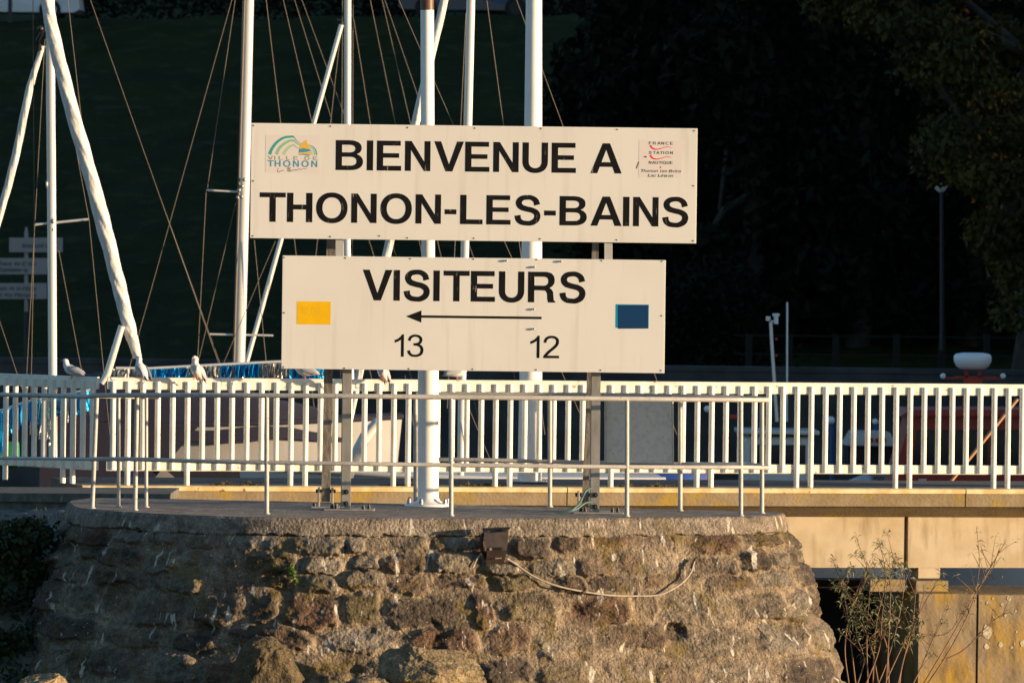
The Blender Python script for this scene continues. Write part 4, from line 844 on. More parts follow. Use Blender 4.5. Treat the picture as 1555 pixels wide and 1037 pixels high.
stext(stk, 'VILLE DE', 275, 1056, 545, 58, 'inkgrey', fz, bold=.012, sp=.22)
stext(stk, 'THONON', 272, 1055, 655, 100, 'inkblue', fz, bold=.014, sp=.10)
# handwritten line
for w_ in ([(440, 680), (430, 738), (455, 742), (480, 722), (500, 728), (515, 715), (535, 712)], [(600, 672), (585, 728)], [(572, 688), (610, 668), (632, 684), (590, 700), (640, 712), (590, 730), (650, 725), (680, 705), (700, 718), (715, 700), (740, 712), (770, 690), (800, 705), (830, 688), (860, 695), (892, 684)]):
    rib('script_stroke', w_, [8, 7, 7, 6], 'inkdark', 5)
# right sticker
st2 = patch('station_sticker', 970.5, 213, 1035, 270, 'sticker', up_b)
fz2 = (960, 200, 100 / 1296)
def SP2(u, v): return P(960 + u * 100 / 1296, 200 + v * 80 / 1037, DT)
for t_, u0, u1, v in (('FRANCE', 328, 800, 256, ), ('STATION', 326, 800, 442), ('NAUTIQUE', 326, 795, 637)):
    stext(st2, t_, u0, u1, v, 56, 'inkdark', fz2, bold=.006, sp=.12 if t_ != 'NAUTIQUE' else .02)
stext(st2, 'Thonon les Bains', 160, 958, 798, 54, 'inkdark', fz2, bold=.010, shear=.2)
stext(st2, 'Lac Léman', 305, 800, 890, 54, 'inkdark', fz2, bold=.010, shear=.2)
_SP = SP
SP = SP2
for dv in (0, 193):
    q = catmull([(352, 272 + dv), (400, 330 + dv), (480, 350 + dv), (580, 330 + dv), (690, 302 + dv), (785, 322 + dv)], 7)
    ww = [float(v) for v in np.interp(np.linspace(0, 1, len(q)), [0, .2, .4, .7, .9, 1], [40, 34, 22, 14, 12, 2])]
    g = MB(); ribbon(g, [tuple(p) for p in q], ww); g.obj('red_wave', 'inkred', st2)
g = MB(); c = SP2(557, 703); g.add([c + Vector((math.cos(a) * .0085, -.0010, math.sin(a) * .0085)) for a in [i * math.pi / 6 for i in range(12)]], [tuple(range(12))]); g.obj('red_dot', 'inkred', st2)
SP = _SP

# posts behind the boards
def post_bar(nm, x0, y0, x1, y1, D0, D1, w, d, mt):
    g = MB(); a, b = P(x0, y0, D0), P(x1, y1, D1); g.bar(a, b, w, d); return g.obj(nm, mt, sg)
for px_b, px_t, xb, yb in ((525.5, 528, 525.5, 776), (903.5, 906, 903.5, 780)):
    base = PX(px_b, 0, 51.27)
    # C-profile post: web facing the camera plus a bright side flange
    g = MB(); t = P(px_t - 0, 480, 51.27)
    g.bar(Vector((base.x - .003, base.y, .012)), Vector((t.x, base.y, t.z)), .078, .012)
    g.bar(Vector((base.x + .036, base.y + .026, .012)), Vector((t.x + .039, base.y + .026, t.z)), .008, .062)
    g.bar(Vector((base.x - .045, base.y + .032, .012)), Vector((t.x - .042, base.y + .032, t.z)), .010, .060)
    po = g.obj('front_post', 'galv', sg)
    for dz in (.17, .062):
        g = MB(); c = Vector((base.x, base.y - .006, dz)); g.tube([c, c + Vector((0, -.012, 0))], .024, 14); g.tube([c + Vector((0, -.012, 0)), c + Vector((0, -.03, 0))], .014, 6); g.ball(c + Vector((0, -.03, 0)), .009, 8, 5); g.obj('bolt', 'rustbolt', po)
    # base plate
    g = MB(); g.box((base.x + .03, base.y + .06, .008), (.46, .34, .014), bev=.004)
    bp = g.obj('base_plate', 'galv', sg)
    for dx in (-.15, -.11, .14, .19):
        g = MB(); c = Vector((base.x + dx + .02, base.y - .05 + (dx % .07), .014)); g.tube([c, c + Vector((0, 0, .028))], .017, 6); g.tube([c + Vector((0, 0, .028)), c + Vector((0, 0, .045))], .009, 8); g.obj('anchor_bolt', 'rustbolt', bp)
# upper posts seen between the boards
for px in (515, 923):
    g = MB(); a = P(px + 1, 470, 51.19); b = P(px, 230, 51.19)
    g.bar(a, b, .070, .04); g.obj('upper_post', 'galvlight', sg)
    g = MB(); a = P(px + 6.6, 470, 51.23); b = P(px + 6.0, 230, 51.23); g.bar(a, b, .006, .075); g.obj('post_flange', 'galvlight', sg)
# weathered rear struts in clevis brackets
for xb, xm, xt, D in ((494.5, 499.5, 505, 51.75), (888.5, 897, 909, 51.62)):
    base = PX(xb, .06, D); t = P(xt, 260, 51.36)
    g = MB(); g.bar(base, t, .080 if xb < 600 else .062, .05); 
    st_ = g.obj('rear_strut', 'oldsteel', sg)
    for sx in (-.062, .062):
        g = MB(); g.box((base.x + sx, base.y - .01, .095), (.022, .09, .19), bev=.004); br = g.obj('bracket', 'galv', sg)
        g = MB(); g.tube([Vector((base.x + sx - .03, base.y - .01, .155)), Vector((base.x + sx + .03, base.y - .01, .155))], .017, 6); g.obj('bolt', 'rustbolt', br)
    g = MB(); g.box((base.x, base.y, .008), (.26, .2, .014), bev=.004); g.obj('base_plate', 'galv', sg)
    for sx in (-.1, .105):
        g = MB(); c = Vector((base.x + sx, base.y - .06, .014)); g.tube([c, c + Vector((0, 0, .03))], .016, 6); g.obj('anchor_bolt', 'rustbolt', sg)
# green hose beside the right post
g = MB(); g.tube([Vector(p) for p in catmull([tuple(P(a, b, d)) for a, b, d in ((898, 741, 51.2), (889, 746, 51.12), (882, 760, 51.1), (876, 768, 51.0), (866, 775, 50.95), (845, 778.5, 50.95))], 6)], .011, 8)
g.tube([Vector(p) for p in catmull([tuple(P(a, b, d)) for a, b, d in ((899, 762, 51.2), (888, 764, 51.1), (878, 771, 51.05), (866, 776.5, 51.0), (850, 779, 50.97))], 6)], .010, 8)
tag(g.obj('hose', 'hose', org=P(875, 775, 51)), 'dark green hose looping off the right sign post onto the platform', 'hose')

# ================================================================== FLAGPOLES
def flagpole(px_pts, D, label, zb=0.0, col='pole'):
    """px_pts: (row, centre column, diameter px) from top to base"""
    base = PX(px_pts[-1][1], zb, D)
    t = thing('flagpole', base, label, 'flagpole', 'white poles rising behind the sign')
    pts = []; rs = []
    for r_, c_, d_ in px_pts[::-1]:
        p = P(c_, r_, D); pts.append(Vector((p.x, base.y, p.z))); rs.append(m(d_, D) / 2)
    pts[0].z = zb; return t, base, pts, rs
t, base, pts, rs = flagpole([(-900, 645, 18), (16, 648.7, 20.4), (190, 649.3, 20.6), (375, 650, 20.6), (440, 650.2, 21), (470, 650.3, 31.5), (570, 650.4, 31.5), (758, 650.5, 31.5)], 52.45, 'thick white flagpole bolted to the platform, brown above a line near its top')
g = MB(); g.tube(pts[:-1], rs[:-1], 28); g.obj('pole', 'pole', t)
g = MB(); p1 = pts[-2]; g.tube([p1 + Vector((0, 0, -.0)), pts[-1]], [rs[-2] + .001, rs[-1]], 28); g.obj('brown_section', 'polebrown', t)
g = MB(); b = base
g.tube([b + Vector((0, 0, z)) for z in (.0, .02, .022, .03, .05, .075)], [.225, .225, .21, .145, .11, .098], 32); g.obj('base_flange', 'pole', t)
for a in (200, 250, 325, 20, 110, 160, 70):
    c = b + Vector((math.cos(R(a)) * .19, math.sin(R(a)) * .19, .02)); g = MB(); g.tube([c, c + Vector((0, 0, .03))], .022, 6); g.ball(c + Vector((0, 0, .035)), (.018, .018, .026), 10, 6); g.obj('nut', 'boltsteel', t)
t, base, pts, rs = flagpole([(-900, 815, 14), (0, 810.8, 24.4), (190, 809.7, 27), (375, 807.5, 31), (575, 806, 34.5), (728, 804.6, 37.5)], 58.6, 'tapered white mast standing on the jetty right of the bolted flagpole')
g = MB(); g.tube(pts, rs, 28); g.obj('pole', 'pole', t)
g = MB(); g.tube([base, base + Vector((0, 0, .014))], .19, 24); g.obj('base_flange', 'pole', t)

# ================================================================== FLOODLIGHT, CABLES, PLANT on the masonry
fp = surf(752, 830); fl = thing('floodlight', fp, 'dark brown square floodlight fixed under the cap of the pier head', 'floodlight')
def FPt(px, py, dd): p = P(px, py, 50 + fp.y - .05); return p + Vector((0, -dd, 0))
def hexa(g, q, back):  # front quad + extrusion backwards
    q = [Vector(p) for p in q]; k = [p + Vector(back) for p in q]
    g.add(q + k, [(0, 1, 2, 3), (7, 6, 5, 4), (0, 4, 5, 1), (1, 5, 6, 2), (2, 6, 7, 3), (3, 7, 4, 0)])
g = MB()
hexa(g, [FPt(739, 835, .17), FPt(770, 834, .17), FPt(772.5, 803, .10), FPt(734, 804.5, .10)], (0, .10, .02))
g.obj('housing', 'flood', fl)
g = MB(); hexa(g, [FPt(738, 857, .02), FPt(765, 856.5, .02), FPt(769, 836, .135), FPt(739.5, 836.5, .135)], (0, .08, .01)); g.obj('lower_cover', 'flood', fl)
g = MB(); hexa(g, [FPt(733, 805, .115), FPt(774.5, 802.5, .115), FPt(775, 799.5, .09), FPt(733, 801.5, .09)], (0, .09, 0)); g.obj('rim', 'black_plastic', fl)
for a, b in ((735, 741), (762, 769)):
    g = MB(); hexa(g, [FPt(a, 806, .14), FPt(b, 806, .14), FPt(b, 801, .12), FPt(a, 801, .12)], (0, .04, 0)); g.obj('clip', 'black_plastic', fl)
g = MB(); 
for k in range(5): hexa(g, [FPt(750 + k * 2.9, 833.5, .176), FPt(751.4 + k * 2.9, 833.5, .176), FPt(751.6 + k * 2.9, 829.3, .167), FPt(750.2 + k * 2.9, 829.3, .167)], (0, .004, 0))
g.obj('vents', 'black_plastic', fl)
g = MB(); g.bar(FPt(743.5, 832.5, .172), FPt(747, 831.5, .172), .02, .012); g.bar(FPt(752, 846.8, .085), FPt(762, 846.2, .085), .010, .006); g.obj('label_plate', 'cable', fl)
g = MB(); g.tube([Vector(p) for p in catmull([tuple(FPt(740, 803, .05)), tuple(FPt(731, 816, .08)), tuple(FPt(733, 836, .07)), tuple(FPt(742, 852, -.03))], 5)], .017, 6); g.obj('mounting_bracket', 'black_plastic', fl)
g = MB(); q = [(770, 847), (790, 861), (815, 877), (850, 890), (890, 898), (925, 903), (965, 904), (1000, 902.5), (1022, 893), (1038, 882), (1049, 868), (1054, 852)]
g.tube([surf(*p) + Vector((0, -.06 if i else -.09, 0)) for i, p in enumerate(catmull(q, 3))], .0085, 8)
tag(g.obj('cable', 'cable', org=surf(925, 900)), 'pale cable sagging across the masonry from the floodlight to the right', 'cable')
g = MB(); a = surf(1050, 862); b = surf(1056, 848); g.tube([a + Vector((0, -.035, 0)), b + Vector((0, -.02, 0))], .014, 8); tag(g.obj('cable_sleeve', 'black_plastic', org=a), 'dark short sleeve at the upper right end of the sagging cable', 'cable end')
g = MB(); g.tube([FPt(733, 838, .06), FPt(724, 848, .05), surf(718, 861)], .009, 8); tag(g.obj('cable', 'cable', org=surf(722, 852)), 'short pale cable curving down the left side of the floodlight', 'cable')

# ================================================================== BOATS
def xf(pos, yaw):
    """local (forward, port, up) -> world; yaw is the heading of the bow, degrees from +X"""
    c, s = math.cos(R(yaw)), math.sin(R(yaw)); pos = Vector(pos)
    return lambda x, y, z: pos + Vector((x * c - y * s, x * s + y * c, z))
def hull(parent, T, L, B, free, draft, mt, sheer=.25, nm='hull', flare=.75, deck='hullwhite', crown=.06, stripe=None, z0=0.0):
    """lofted hull, stern at x=-L/2, bow at x=L/2; z0 is the waterline"""
    ns, nr = 22, 9
    def sec(u):
        b = B / 2 * (1 - max(0, (u - .38) / .62) ** 2.3) * (.82 + .18 * min(1, u / .3)); b = max(b, .012)
        zt = free * (1 + sheer * max(0, u - .35) ** 1.6 * 2); kz = -draft * (1 - max(0, (u - .72) / .28) ** 2 * 1.0) + (zt + 0) * max(0, (u - .84) / .16) ** 3 * .6
        return b, zt, kz
    g = MB(); row = []
    for i in range(ns):
        u = i / (ns - 1); b, zt, kz = sec(u); r = []
        for j in range(nr):
            v = j / (nr - 1); yy = b * (v ** flare if v < 1 else 1); zz = kz + (zt - kz) * v ** 1.35
            r.append((u * L - L / 2 + (zz - 0) * .22 * max(0, u - .6), yy, zz + z0))
        full = [(x, -y, z) for x, y, z in r[::-1]] + r[1:]
        row.append(len(g.v)); g.v += [tuple(T(*p)) for p in full]
    n = 2 * nr - 1
    for i in range(ns - 1):
        for k in range(n - 1): g.f.append((row[i] + k, row[i] + k + 1, row[i + 1] + k + 1, row[i + 1] + k)); g.sm.append(True)
    g.f.append(tuple(range(row[0], row[0] + n))); g.sm.append(False)
    h = g.obj(nm, mt, parent)
    g = MB(); rows = []
    for i in range(ns):
        u = i / (ns - 1); b, zt, kz = sec(u); rows.append(len(g.v))
        for k in range(5):
            q = -1 + k / 2; g.v.append(tuple(T(u * L - L / 2 + zt * .22 * max(0, u - .6), b * q * .985, zt + z0 - .01 + crown * (1 - q * q))))
    for i in range(ns - 1):
        for k in range(4): g.f.append((rows[i] + k, rows[i] + k + 1, rows[i + 1] + k + 1, rows[i + 1] + k)); g.sm.append(True)
    g.obj('deck', deck, parent)
    g = MB()
    for s_ in (-1, 1):
        pts = []
        for i in range(ns):
            u = i / (ns - 1); b, zt, kz = sec(u); pts.append(T(u * L - L / 2 + zt * .22 * max(0, u - .6), s_ * b, zt + z0))
        g.tube(pts, .035, 6)
    g.obj('gunwale', 'navycover' if deck == 'navycover' else 'hullwhite' if mt != 'hullwhite' else 'mastalu', parent)
    if stripe:
        g = MB()
        for s_ in (-1, 1):
            a = []
            for i in range(ns):
                u = i / (ns - 1); b, zt, kz = sec(u)
                for v in (.62, .74):
                    zz = kz + (zt - kz) * v ** 1.35; a.append(T(u * L - L / 2 + zz * .22 * max(0, u - .6), s_ * (b * v ** flare + .008), zz + z0))
            g.add(a, [(2 * i, 2 * i + 1, 2 * i + 3, 2 * i + 2) for i in range(ns - 1)], True)
        g.obj('stripe', stripe, parent)
    return sec
def mast(par, pts, D, sq=.75):
    g = MB(); q = [P(c, r, D) for r, c, w_ in pts]; y = q[-1].y
    g.tube([Vector((p.x, y, p.z)) for p in q], [m(w_, D) / 2 for _, _, w_ in pts], 16, sq=sq); return g.obj('mast', 'mastalu', par)
def stay(par, a, b, D, w_=1.4, mt='wire', D2=None):
    g = MB(); g.tube([P(*a, D), P(*b, D2 or D)], m(w_, D) * .37, 5, cap=False); return g.obj('stay', mt, par)
def ext(a, b, y0, y1):
    """extend the photo line a-b to rows y0..y1"""
    k = (b[0] - a[0]) / (b[1] - a[1]); return (a[0] + (y0 - a[1]) * k, y0), (a[0] + (y1 - a[1]) * k, y1)
def furled(par, pts, D, w_, nm='furled_sail', mt='sailcloth', tw=5.5):
    """twisted rolled sail between photo points, with spiral folds"""
    q = catmull([tuple(P(a, b, D)) for a, b in pts], 24); n = 30; g = MB(); vs = []
    L_ = len(q); t0 = None; ws = np.interp(np.linspace(0, 1, L_), np.linspace(0, 1, len(w_)), w_)
    for i, p in enumerate(q):
        p = Vector(p); t = (Vector(q[min(i + 1, L_ - 1)]) - Vector(q[max(i - 1, 0)])).normalized(); ref = Vector((0, 1, 0)); u = (ref - t * ref.dot(t)).normalized(); x = t.cross(u)
        for k in range(n):
            a = 2 * math.pi * k / n; r = m(ws[i], D) / 2 * (1 + .02 * math.sin(a * 2 + i * .25) + .03 * math.sin(a * 3 - i * .40) + .035 * math.sin(a * 5 - i * .6) + .03 * math.sin(a * 9 - i * .9))
            vs.append(p + (x * math.cos(a) + u * math.sin(a)) * r)
    fs = [(i * n + k, i * n + (k + 1) % n, (i + 1) * n + (k + 1) % n, (i + 1) * n + k) for i in range(L_ - 1) for k in range(n)]
    g.add(vs, fs, True); g.add(vs[:n], [tuple(range(n))]); g.add(vs[-n:], [tuple(range(n))]); return g.obj(nm, mt, par)

# --- sailboat moored at the far left
DA = 66.5
bA = thing('sailboat', PX(70, SEA, DA), 'navy sailboat at the far left with a thick furled white sail leaning across its mast', 'sailboat', 'sailboats moored behind the jetty')
T = xf(PX(60, SEA, DA + .3), 6); hull(bA, T, 7.0, 2.3, 1.75, .4, 'hullnavy', sheer=.2, stripe='hullwhite')
mast(bA, [(-420, 72.5, 12), (0, 76, 14), (340, 78.5, 13.5), (585, 80, 13), (700, 80.5, 13)], DA)
o = furled(bA, [(63, -60), (78, 40), (107, 160), (141, 280), (172, 400), (193, 485), (209, 543)], DA - .5, [16, 19, 21, 21, 23, 21, 20, 13])
o = furled(bA, [(65, 70), (45, 135), (24, 235), (0, 325), (-30, 420)], DA + .5, [7, 11, 12, 11, 10])
g = MB(); g.tube([P(67, 45, DA), P(58, 62, DA), P(60, 75, DA + .4)], m(4, DA), 6); g.ball(P(62, 44, DA), m(5, DA), 8, 6); g.obj('halyard_block', 'black_plastic', bA)
g = MB(); g.tube([P(52, 341.5, DA), P(135, 333, DA)], m(1.9, DA), 8); g.obj('spreader', 'mastalu', bA)
g = MB(); g.ball(P(80, 336, DA - .1), m(4, DA), 8, 6); g.ball(P(80.5, 349, DA - .1), m(2, DA), 8, 6); g.ball(P(71, 280, DA - .08), (m(2, DA), m(2, DA), m(6, DA)), 8, 6); g.obj('mast_fitting', 'boltsteel', bA)
g = MB(); g.tube([P(185, 495, DA - .6), P(163, 568, DA - .6), P(154, 582, DA - .6)], [m(5, DA), m(5.5, DA), m(4, DA)], 12); g.obj('bow_spar', 'mastalu', bA)
for a, b, y0, y1 in (((52, 341), (50, 0), -40, 341), ((52, 341), (47, 590), 341, 660), ((68, 60), (55, 300), 60, 640), ((103, 0), (135, 285), -60, 305), ((135, 333), (158, 570), 333, 660), ((137, 0), (243, 300), -60, 600), ((89, 380), (126, 575), 380, 650), ((0, 490), (30, 580), 440, 660), ((113, 215), (135, 333), 150, 333)):
    p, q = ext(a, b, y0, y1); stay(bA, p, q, DA + random.uniform(-.3, .3), 1.6)

# foil tinsel garlands on its rail
def tinsel(name, label, pts_top, D, drops, cat='garland', seed=1):
    """pts_top: photo points along the tube; drops: list of (x0, x1, length px, material)"""
    rnd = random.Random(seed); t = thing(name, P(*pts_top[0], D), label, cat, 'foil garlands strung along the left boats')
    g = MB(); g.tube([P(a, b, D) for a, b in pts_top], m(2.4, D), 8); g.obj('tube', 'hullwhite', t)
    xs_ = [p[0] for p in pts_top]; ys_ = [p[1] for p in pts_top]
    for x0, x1, ln, mt in drops:
        g = MB(); x_ = x0
        while x_ < x1:
            wv = rnd.uniform(1.5, 3.6); y0 = float(np.interp(x_, xs_, ys_)); l_ = ln * rnd.uniform(.75, 1.1); dd = rnd.uniform(-.10, .10); tw = rnd.uniform(-.05, .05)
            a = P(x_, y0 + 1, D + dd); b = P(x_ + wv, y0 + 1, D + dd + tw); c1 = P(x_ + wv + rnd.uniform(-1, 1), y0 + l_ * .5, D + dd - tw + .03); d1 = P(x_ + rnd.uniform(-1, 1), y0 + l_ * .5, D + dd + tw); c2 = P(x_ + wv + rnd.uniform(-1.5, 1.5), y0 + l_, D + dd + tw); d2 = P(x_ + rnd.uniform(-1.5, 1.5), y0 + l_, D + dd)
            g.add([a, b, c1, d1, c2, d2], [(0, 1, 2, 3), (3, 2, 4, 5)]); x_ += wv * rnd.uniform(.45, .9)
        g.obj('foil_fringe', mt, t)
tinsel('garland', 'long blue and silver foil fringe garland just above the white railing, left of the sign', [(176, 559), (228, 559.5), (330, 554), (430, 549), (495, 556)], 61.5,
       [(172, 186, 15, 'tinselsilver'), (185, 198, 18, 'hullwhite'), (198, 228, 20, 'tinselsilver'), (226, 283, 20, 'tinselblue'), (283, 336, 22, 'tinselsilver'), (334, 350, 24, 'tinselblue'), (350, 358, 24, 'tinselsilver'), (357, 395, 26, 'tinselblue'), (394, 440, 26, 'tinselsilver'), (438, 494, 26, 'tinselblue')], seed=3)
tinsel('garland', 'drooping blue and silver foil fringe garland behind the railing at the far left', [(-12, 628), (40, 610), (90, 602), (150, 588)], 61.3,
       [(-12, 4, 60, 'tinselblue'), (5, 62, 38, 'tinselblue'), (60, 72, 60, 'tinselsilver'), (72, 84, 70, 'tinselsilver'), (84, 92, 30, 'tinselblue'), (92, 104, 44, 'tinselsilver'), (104, 135, 36, 'tinselblue')], seed=4)
g = MB(); g.tube([P(-20, 690, 62), P(28, 690, 62)], m(20, 62), 16); tag(g.obj('fender', mat('green_fender', (.01, .22, .07), .6), org=P(4, 690, 62)), 'green boat fender low behind the railing at the far left edge', 'fender')

# --- sailboat with the mast left of the sign
DB = 71.0
bB = thing('sailboat', PX(400, SEA, DB), 'white sailboat whose thick mast stands just left of the sign', 'sailboat', 'sailboats moored behind the jetty')
T = xf(PX(420, SEA, DB + .3), 175); hull(bB, T, 8.2, 2.6, 1.45, .5, 'hullwhite', sheer=.2, stripe='navystripe')
mast(bB, [(-420, 388, 15), (0, 377, 17), (290, 370, 18), (550, 363, 18), (690, 359, 18)], DB)
g = MB(); g.tube([P(371.5, -420 + 400, DB - .12), P(355, 548, DB - .12)], m(2, DB), 6); g.obj('sail_track', 'wire', bB)
g = MB()
for x_, y_ in ((371, 273), (367.5, 283), (363, 289), (361, 300), (367, 299)): g.ball(P(x_, y_, DB - .15), m(3, DB), 8, 5)
g.obj('mast_fitting', 'boltsteel', bB)
for a, b in (((313, 289), (368, 292)), ((318, 507.5), (415, 509.5))):
    g = MB(); g.tube([P(*a, DB), P(*b, DB)], m(1.6, DB), 6); g.obj('spreader', 'mastalu', bB)
g = MB(); a, b = ext((518, 40), (375, 548), 38, 600); g.tube([P(*a, DB + .6), P(*b, DB + .6)], m(3.6, DB), 10); g.obj('boom', 'mastalu', bB)
for a, b, y0, y1 in (((352, 0), (207, 520), -60, 640), ((357, 0), (315, 285), -60, 289), ((313, 290), (300, 545), 289, 650), ((358, 308), (302, 545), 308, 640), ((243, 300), (335, 555), 300, 650), ((425, 350), (340, 550), 366, 640), ((386, 365), (405, 560), 365, 640), ((404, 0), (426, 187), -60, 640), ((430, 0), (472, 180), -60, 640)):
    p, q = ext(a, b, y0, y1); stay(bB, p, q, DB + random.uniform(-.3, .3), 1.7)

# --- sailboat behind the left sign post
DC = 75.0
bC = thing('sailboat', PX(560, SEA, DC), 'dark sailboat whose bright mast rises behind the left sign post', 'sailboat', 'sailboats moored behind the jetty')
T = xf(PX(560, SEA, DC + .3), 170); hull(bC, T, 7.5, 2.4, 1.35, .5, 'hulldark', sheer=.2)
mast(bC, [(-420, 528, 10), (0, 528, 10.5), (190, 527.6, 10.5), (375, 527, 10.5), (700, 536, 10.5)], DC)
g = MB(); g.ball(P(520.5, 36, DC), m(2.6, DC), 8, 6); g.obj('mast_fitting', 'boltsteel', bC)
g = MB(); g.tube([P(512, 31, DC), P(519, 32, DC)], m(2, DC), 6); g.obj('halyard_block', 'black_plastic', bC)
for a, b, y0, y1 in (((520, 0), (519, 187), -60, 620), ((536, 0), (535.5, 187), -60, 620), ((447, 0), (505, 187), -60, 620), ((458, 0), (519, 165), -60, 620), ((537, 30), (562, 187), 30, 620), ((562, 0), (600, 187), -60, 620), ((517, 50), (502, 185), 50, 600), ((580, 0), (623, 187), -60, 640), ((584, 0), (634, 145), -60, 640)):
    p, q = ext(a, b, y0, y1); stay(bC, p, q, DC + random.uniform(-.3, .3), 1.7)

# --- sailboat with wooden rubbing strake
DD = 63.5
bD = thing('sailboat', PX(700, SEA, DD), 'low white sailboat with a brown rubbing strake, its thin mast behind the sign', 'sailboat', 'sailboats moored behind the jetty')
T = xf(PX(690, SEA, DD + .9), 188); hull(bD, T, 4.6, 1.9, 2.33, .3, 'hullwhite', sheer=.04, stripe='wood')
mast(bD, [(-420, 728, 11), (0, 715, 13), (187, 710.5, 13), (375, 706, 12.6), (590, 701.5, 12), (735, 699.2, 10)], DD)
furled(bD, [(685, -40), (673, 8), (631, 187), (587, 388), (560, 500), (530, 640)], DD + .7, [10, 12, 13, 13.5, 13, 11])
for a, b, y0, y1 in (((706, 50), (699.5, 187), 20, 620), ((605, 0), (687, 187), -60, 660), ((739, 0), (764, 187), -60, 660), ((784, 0), (853, 187), -60, 660), ((620, 600), (635, 690), 570, 700), ((716, 630), (745, 700), 560, 700)):
    p, q = ext(a, b, y0, y1); stay(bD, p, q, DD + random.uniform(-.2, .2), 1.9)

# --- covered motorboat with a white bow
bE = thing('motorboat', PX(322, SEA, 68.6), 'white motorboat under a navy cover, bow pointing right behind the left of the railing', 'motorboat')
T = xf(PX(322, SEA, 68.6), -3)
hull(bE, T, 4.1, 1.9, 2.78, .35, 'hullgrey', sheer=.04, flare=.9, deck='navycover')
g = MB(); hexa(g, [P(60, 745, 67.45), P(224, 738, 67.45), P(302, 646, 67.45), P(60, 640, 67.45)], (0, .1, 0)); g.obj('cover_flap', 'navycover', bE)
g = MB(); hexa(g, [P(290, 745, 67.4), P(560, 745, 67.4), P(545, 722, 67.4), P(250, 712, 67.4)], (0, .1, 0)); g.obj('dark_chine', 'navystripe', bE)
g = MB(); rows = []
for i in range(15):
    u = i / 14; xx = -2.02 + u * 3.8; b_ = .97 * (1 - max(0, (u - .55) / .45) ** 2 * .7); hh_ = .62 * math.sin(math.pi * min(1, .35 + u * .65)) + .02
    rows.append(len(g.v))
    for k in range(9):
        q = -1 + k / 4; g.v.append(tuple(T(xx, b_ * q * 1.03, 2.74 + .06 * max(0, u - .5) + (hh_ * (1 - abs(q) ** 2.4) if abs(q) < 1 else -.16) + .03 * math.sin(i * 1.3 + k))))
for i in range(14):
    for k in range(8): g.f.append((rows[i] + k, rows[i] + k + 1, rows[i + 1] + k + 1, rows[i + 1] + k)); g.sm.append(True)
g.obj('boat_cover', 'navycover', bE)
g = MB(); pts = [P(520, 742, 61.2), P(536, 700, 61.2), P(555, 662, 61.2), P(572, 642, 61.2)]
g.tube(pts, [m(9, 61), m(9.5, 61), m(9, 61), m(7.5, 61)], 14); g.ball(pts[-1], m(7.5, 61), 14, 8); g.obj('bow_roller', 'hullwhite', bE)
# --- blue covered dinghy
bF = thing('dinghy', PX(800, SEA, 66), 'low dinghy under a bright blue tarpaulin behind the middle of the railing', 'dinghy')
T = xf(PX(830, SEA, 66.5), 4); hull(bF, T, 3.4, 1.7, 2.1, .3, 'hulldark', sheer=.05, deck='hullblue', crown=.25)
g = MB(); a = T(-1.5, -.8, 2.12); b = T(1.5, -.8, 2.12); g.box((a + b) / 2 - Vector((0, .06, .12)), (3.1, .03, .35), bev=.01); g.obj('cover_skirt', 'hullblue', bF)

# --- dark cabin boat on the right
DG = 82.0
bG = thing('cabin_boat', PX(1150, SEA, DG), 'dark hulled cabin boat with a small wheelhouse behind the railing right of the notice board', 'boat')
T = xf(PX(1140, SEA, DG + .4), 183); hull(bG, T, 4.6, 1.9, 1.45, .4, 'hulldark', sheer=.22)
g = MB(); g.box(T(-.35, 0, 1.85), (1.0, 1.2, .9), bev=.08); g.obj('wheelhouse', 'hullwhite', bG)
g = MB(); g.box(T(-.35, 0, 2.02) + Vector((0, -.61, 0)), (.8, .03, .32), bev=.01); g.obj('window', 'glass_dark', bG)
g = MB(); g.box(T(-.35, 0, 2.36), (1.2, 1.4, .06), bev=.02); g.obj('roof', 'hullwhite', bG)
g = MB(); g.tube([P(1180, 640, DG), P(1172, 520, DG), P(1170.5, 489, DG)], m(2.6, DG), 8); g.obj('instrument_mast', 'mastalu', bG)
g = MB(); g.tube([P(1178.5, 492, DG), P(1178.5, 476, DG)], m(3.4, DG), 10); g.tube([P(1178.5, 480, DG), P(1178.5, 476, DG)], m(5.5, DG), 10); g.tube([P(1171, 488, DG), P(1179, 488, DG)], m(1.4, DG), 6); g.obj('wind_sensor', 'lampwhite', bG)
g = MB(); g.box(P(1166.5, 484, DG), (m(7, DG), .06, m(7, DG)), bev=.01); g.obj('camera_box', 'infopanel', bG)
g = MB(); g.tube([P(1195, 640, DG), P(1195.5, 459, DG)], m(1.4, DG), 6); g.obj('whip_aerial', 'lampwhite', bG)
for y_ in (515, 540): 
    g = MB(); g.ball(P(1179, y_, DG - .1), m(2, DG), 8, 5); g.obj('red_lens', 'redlamp', bG)
g = MB(); g.ball(P(1074, 621, DG - 1), m(5, DG), 8, 6); g.obj('deck_lamp', 'lampwhite', bG)
g = MB(); g.box(P(1117, 633, DG - 1), (m(16, DG), .05, m(6, DG)), bev=.01); g.obj('red_flash', 'redlamp', bG)

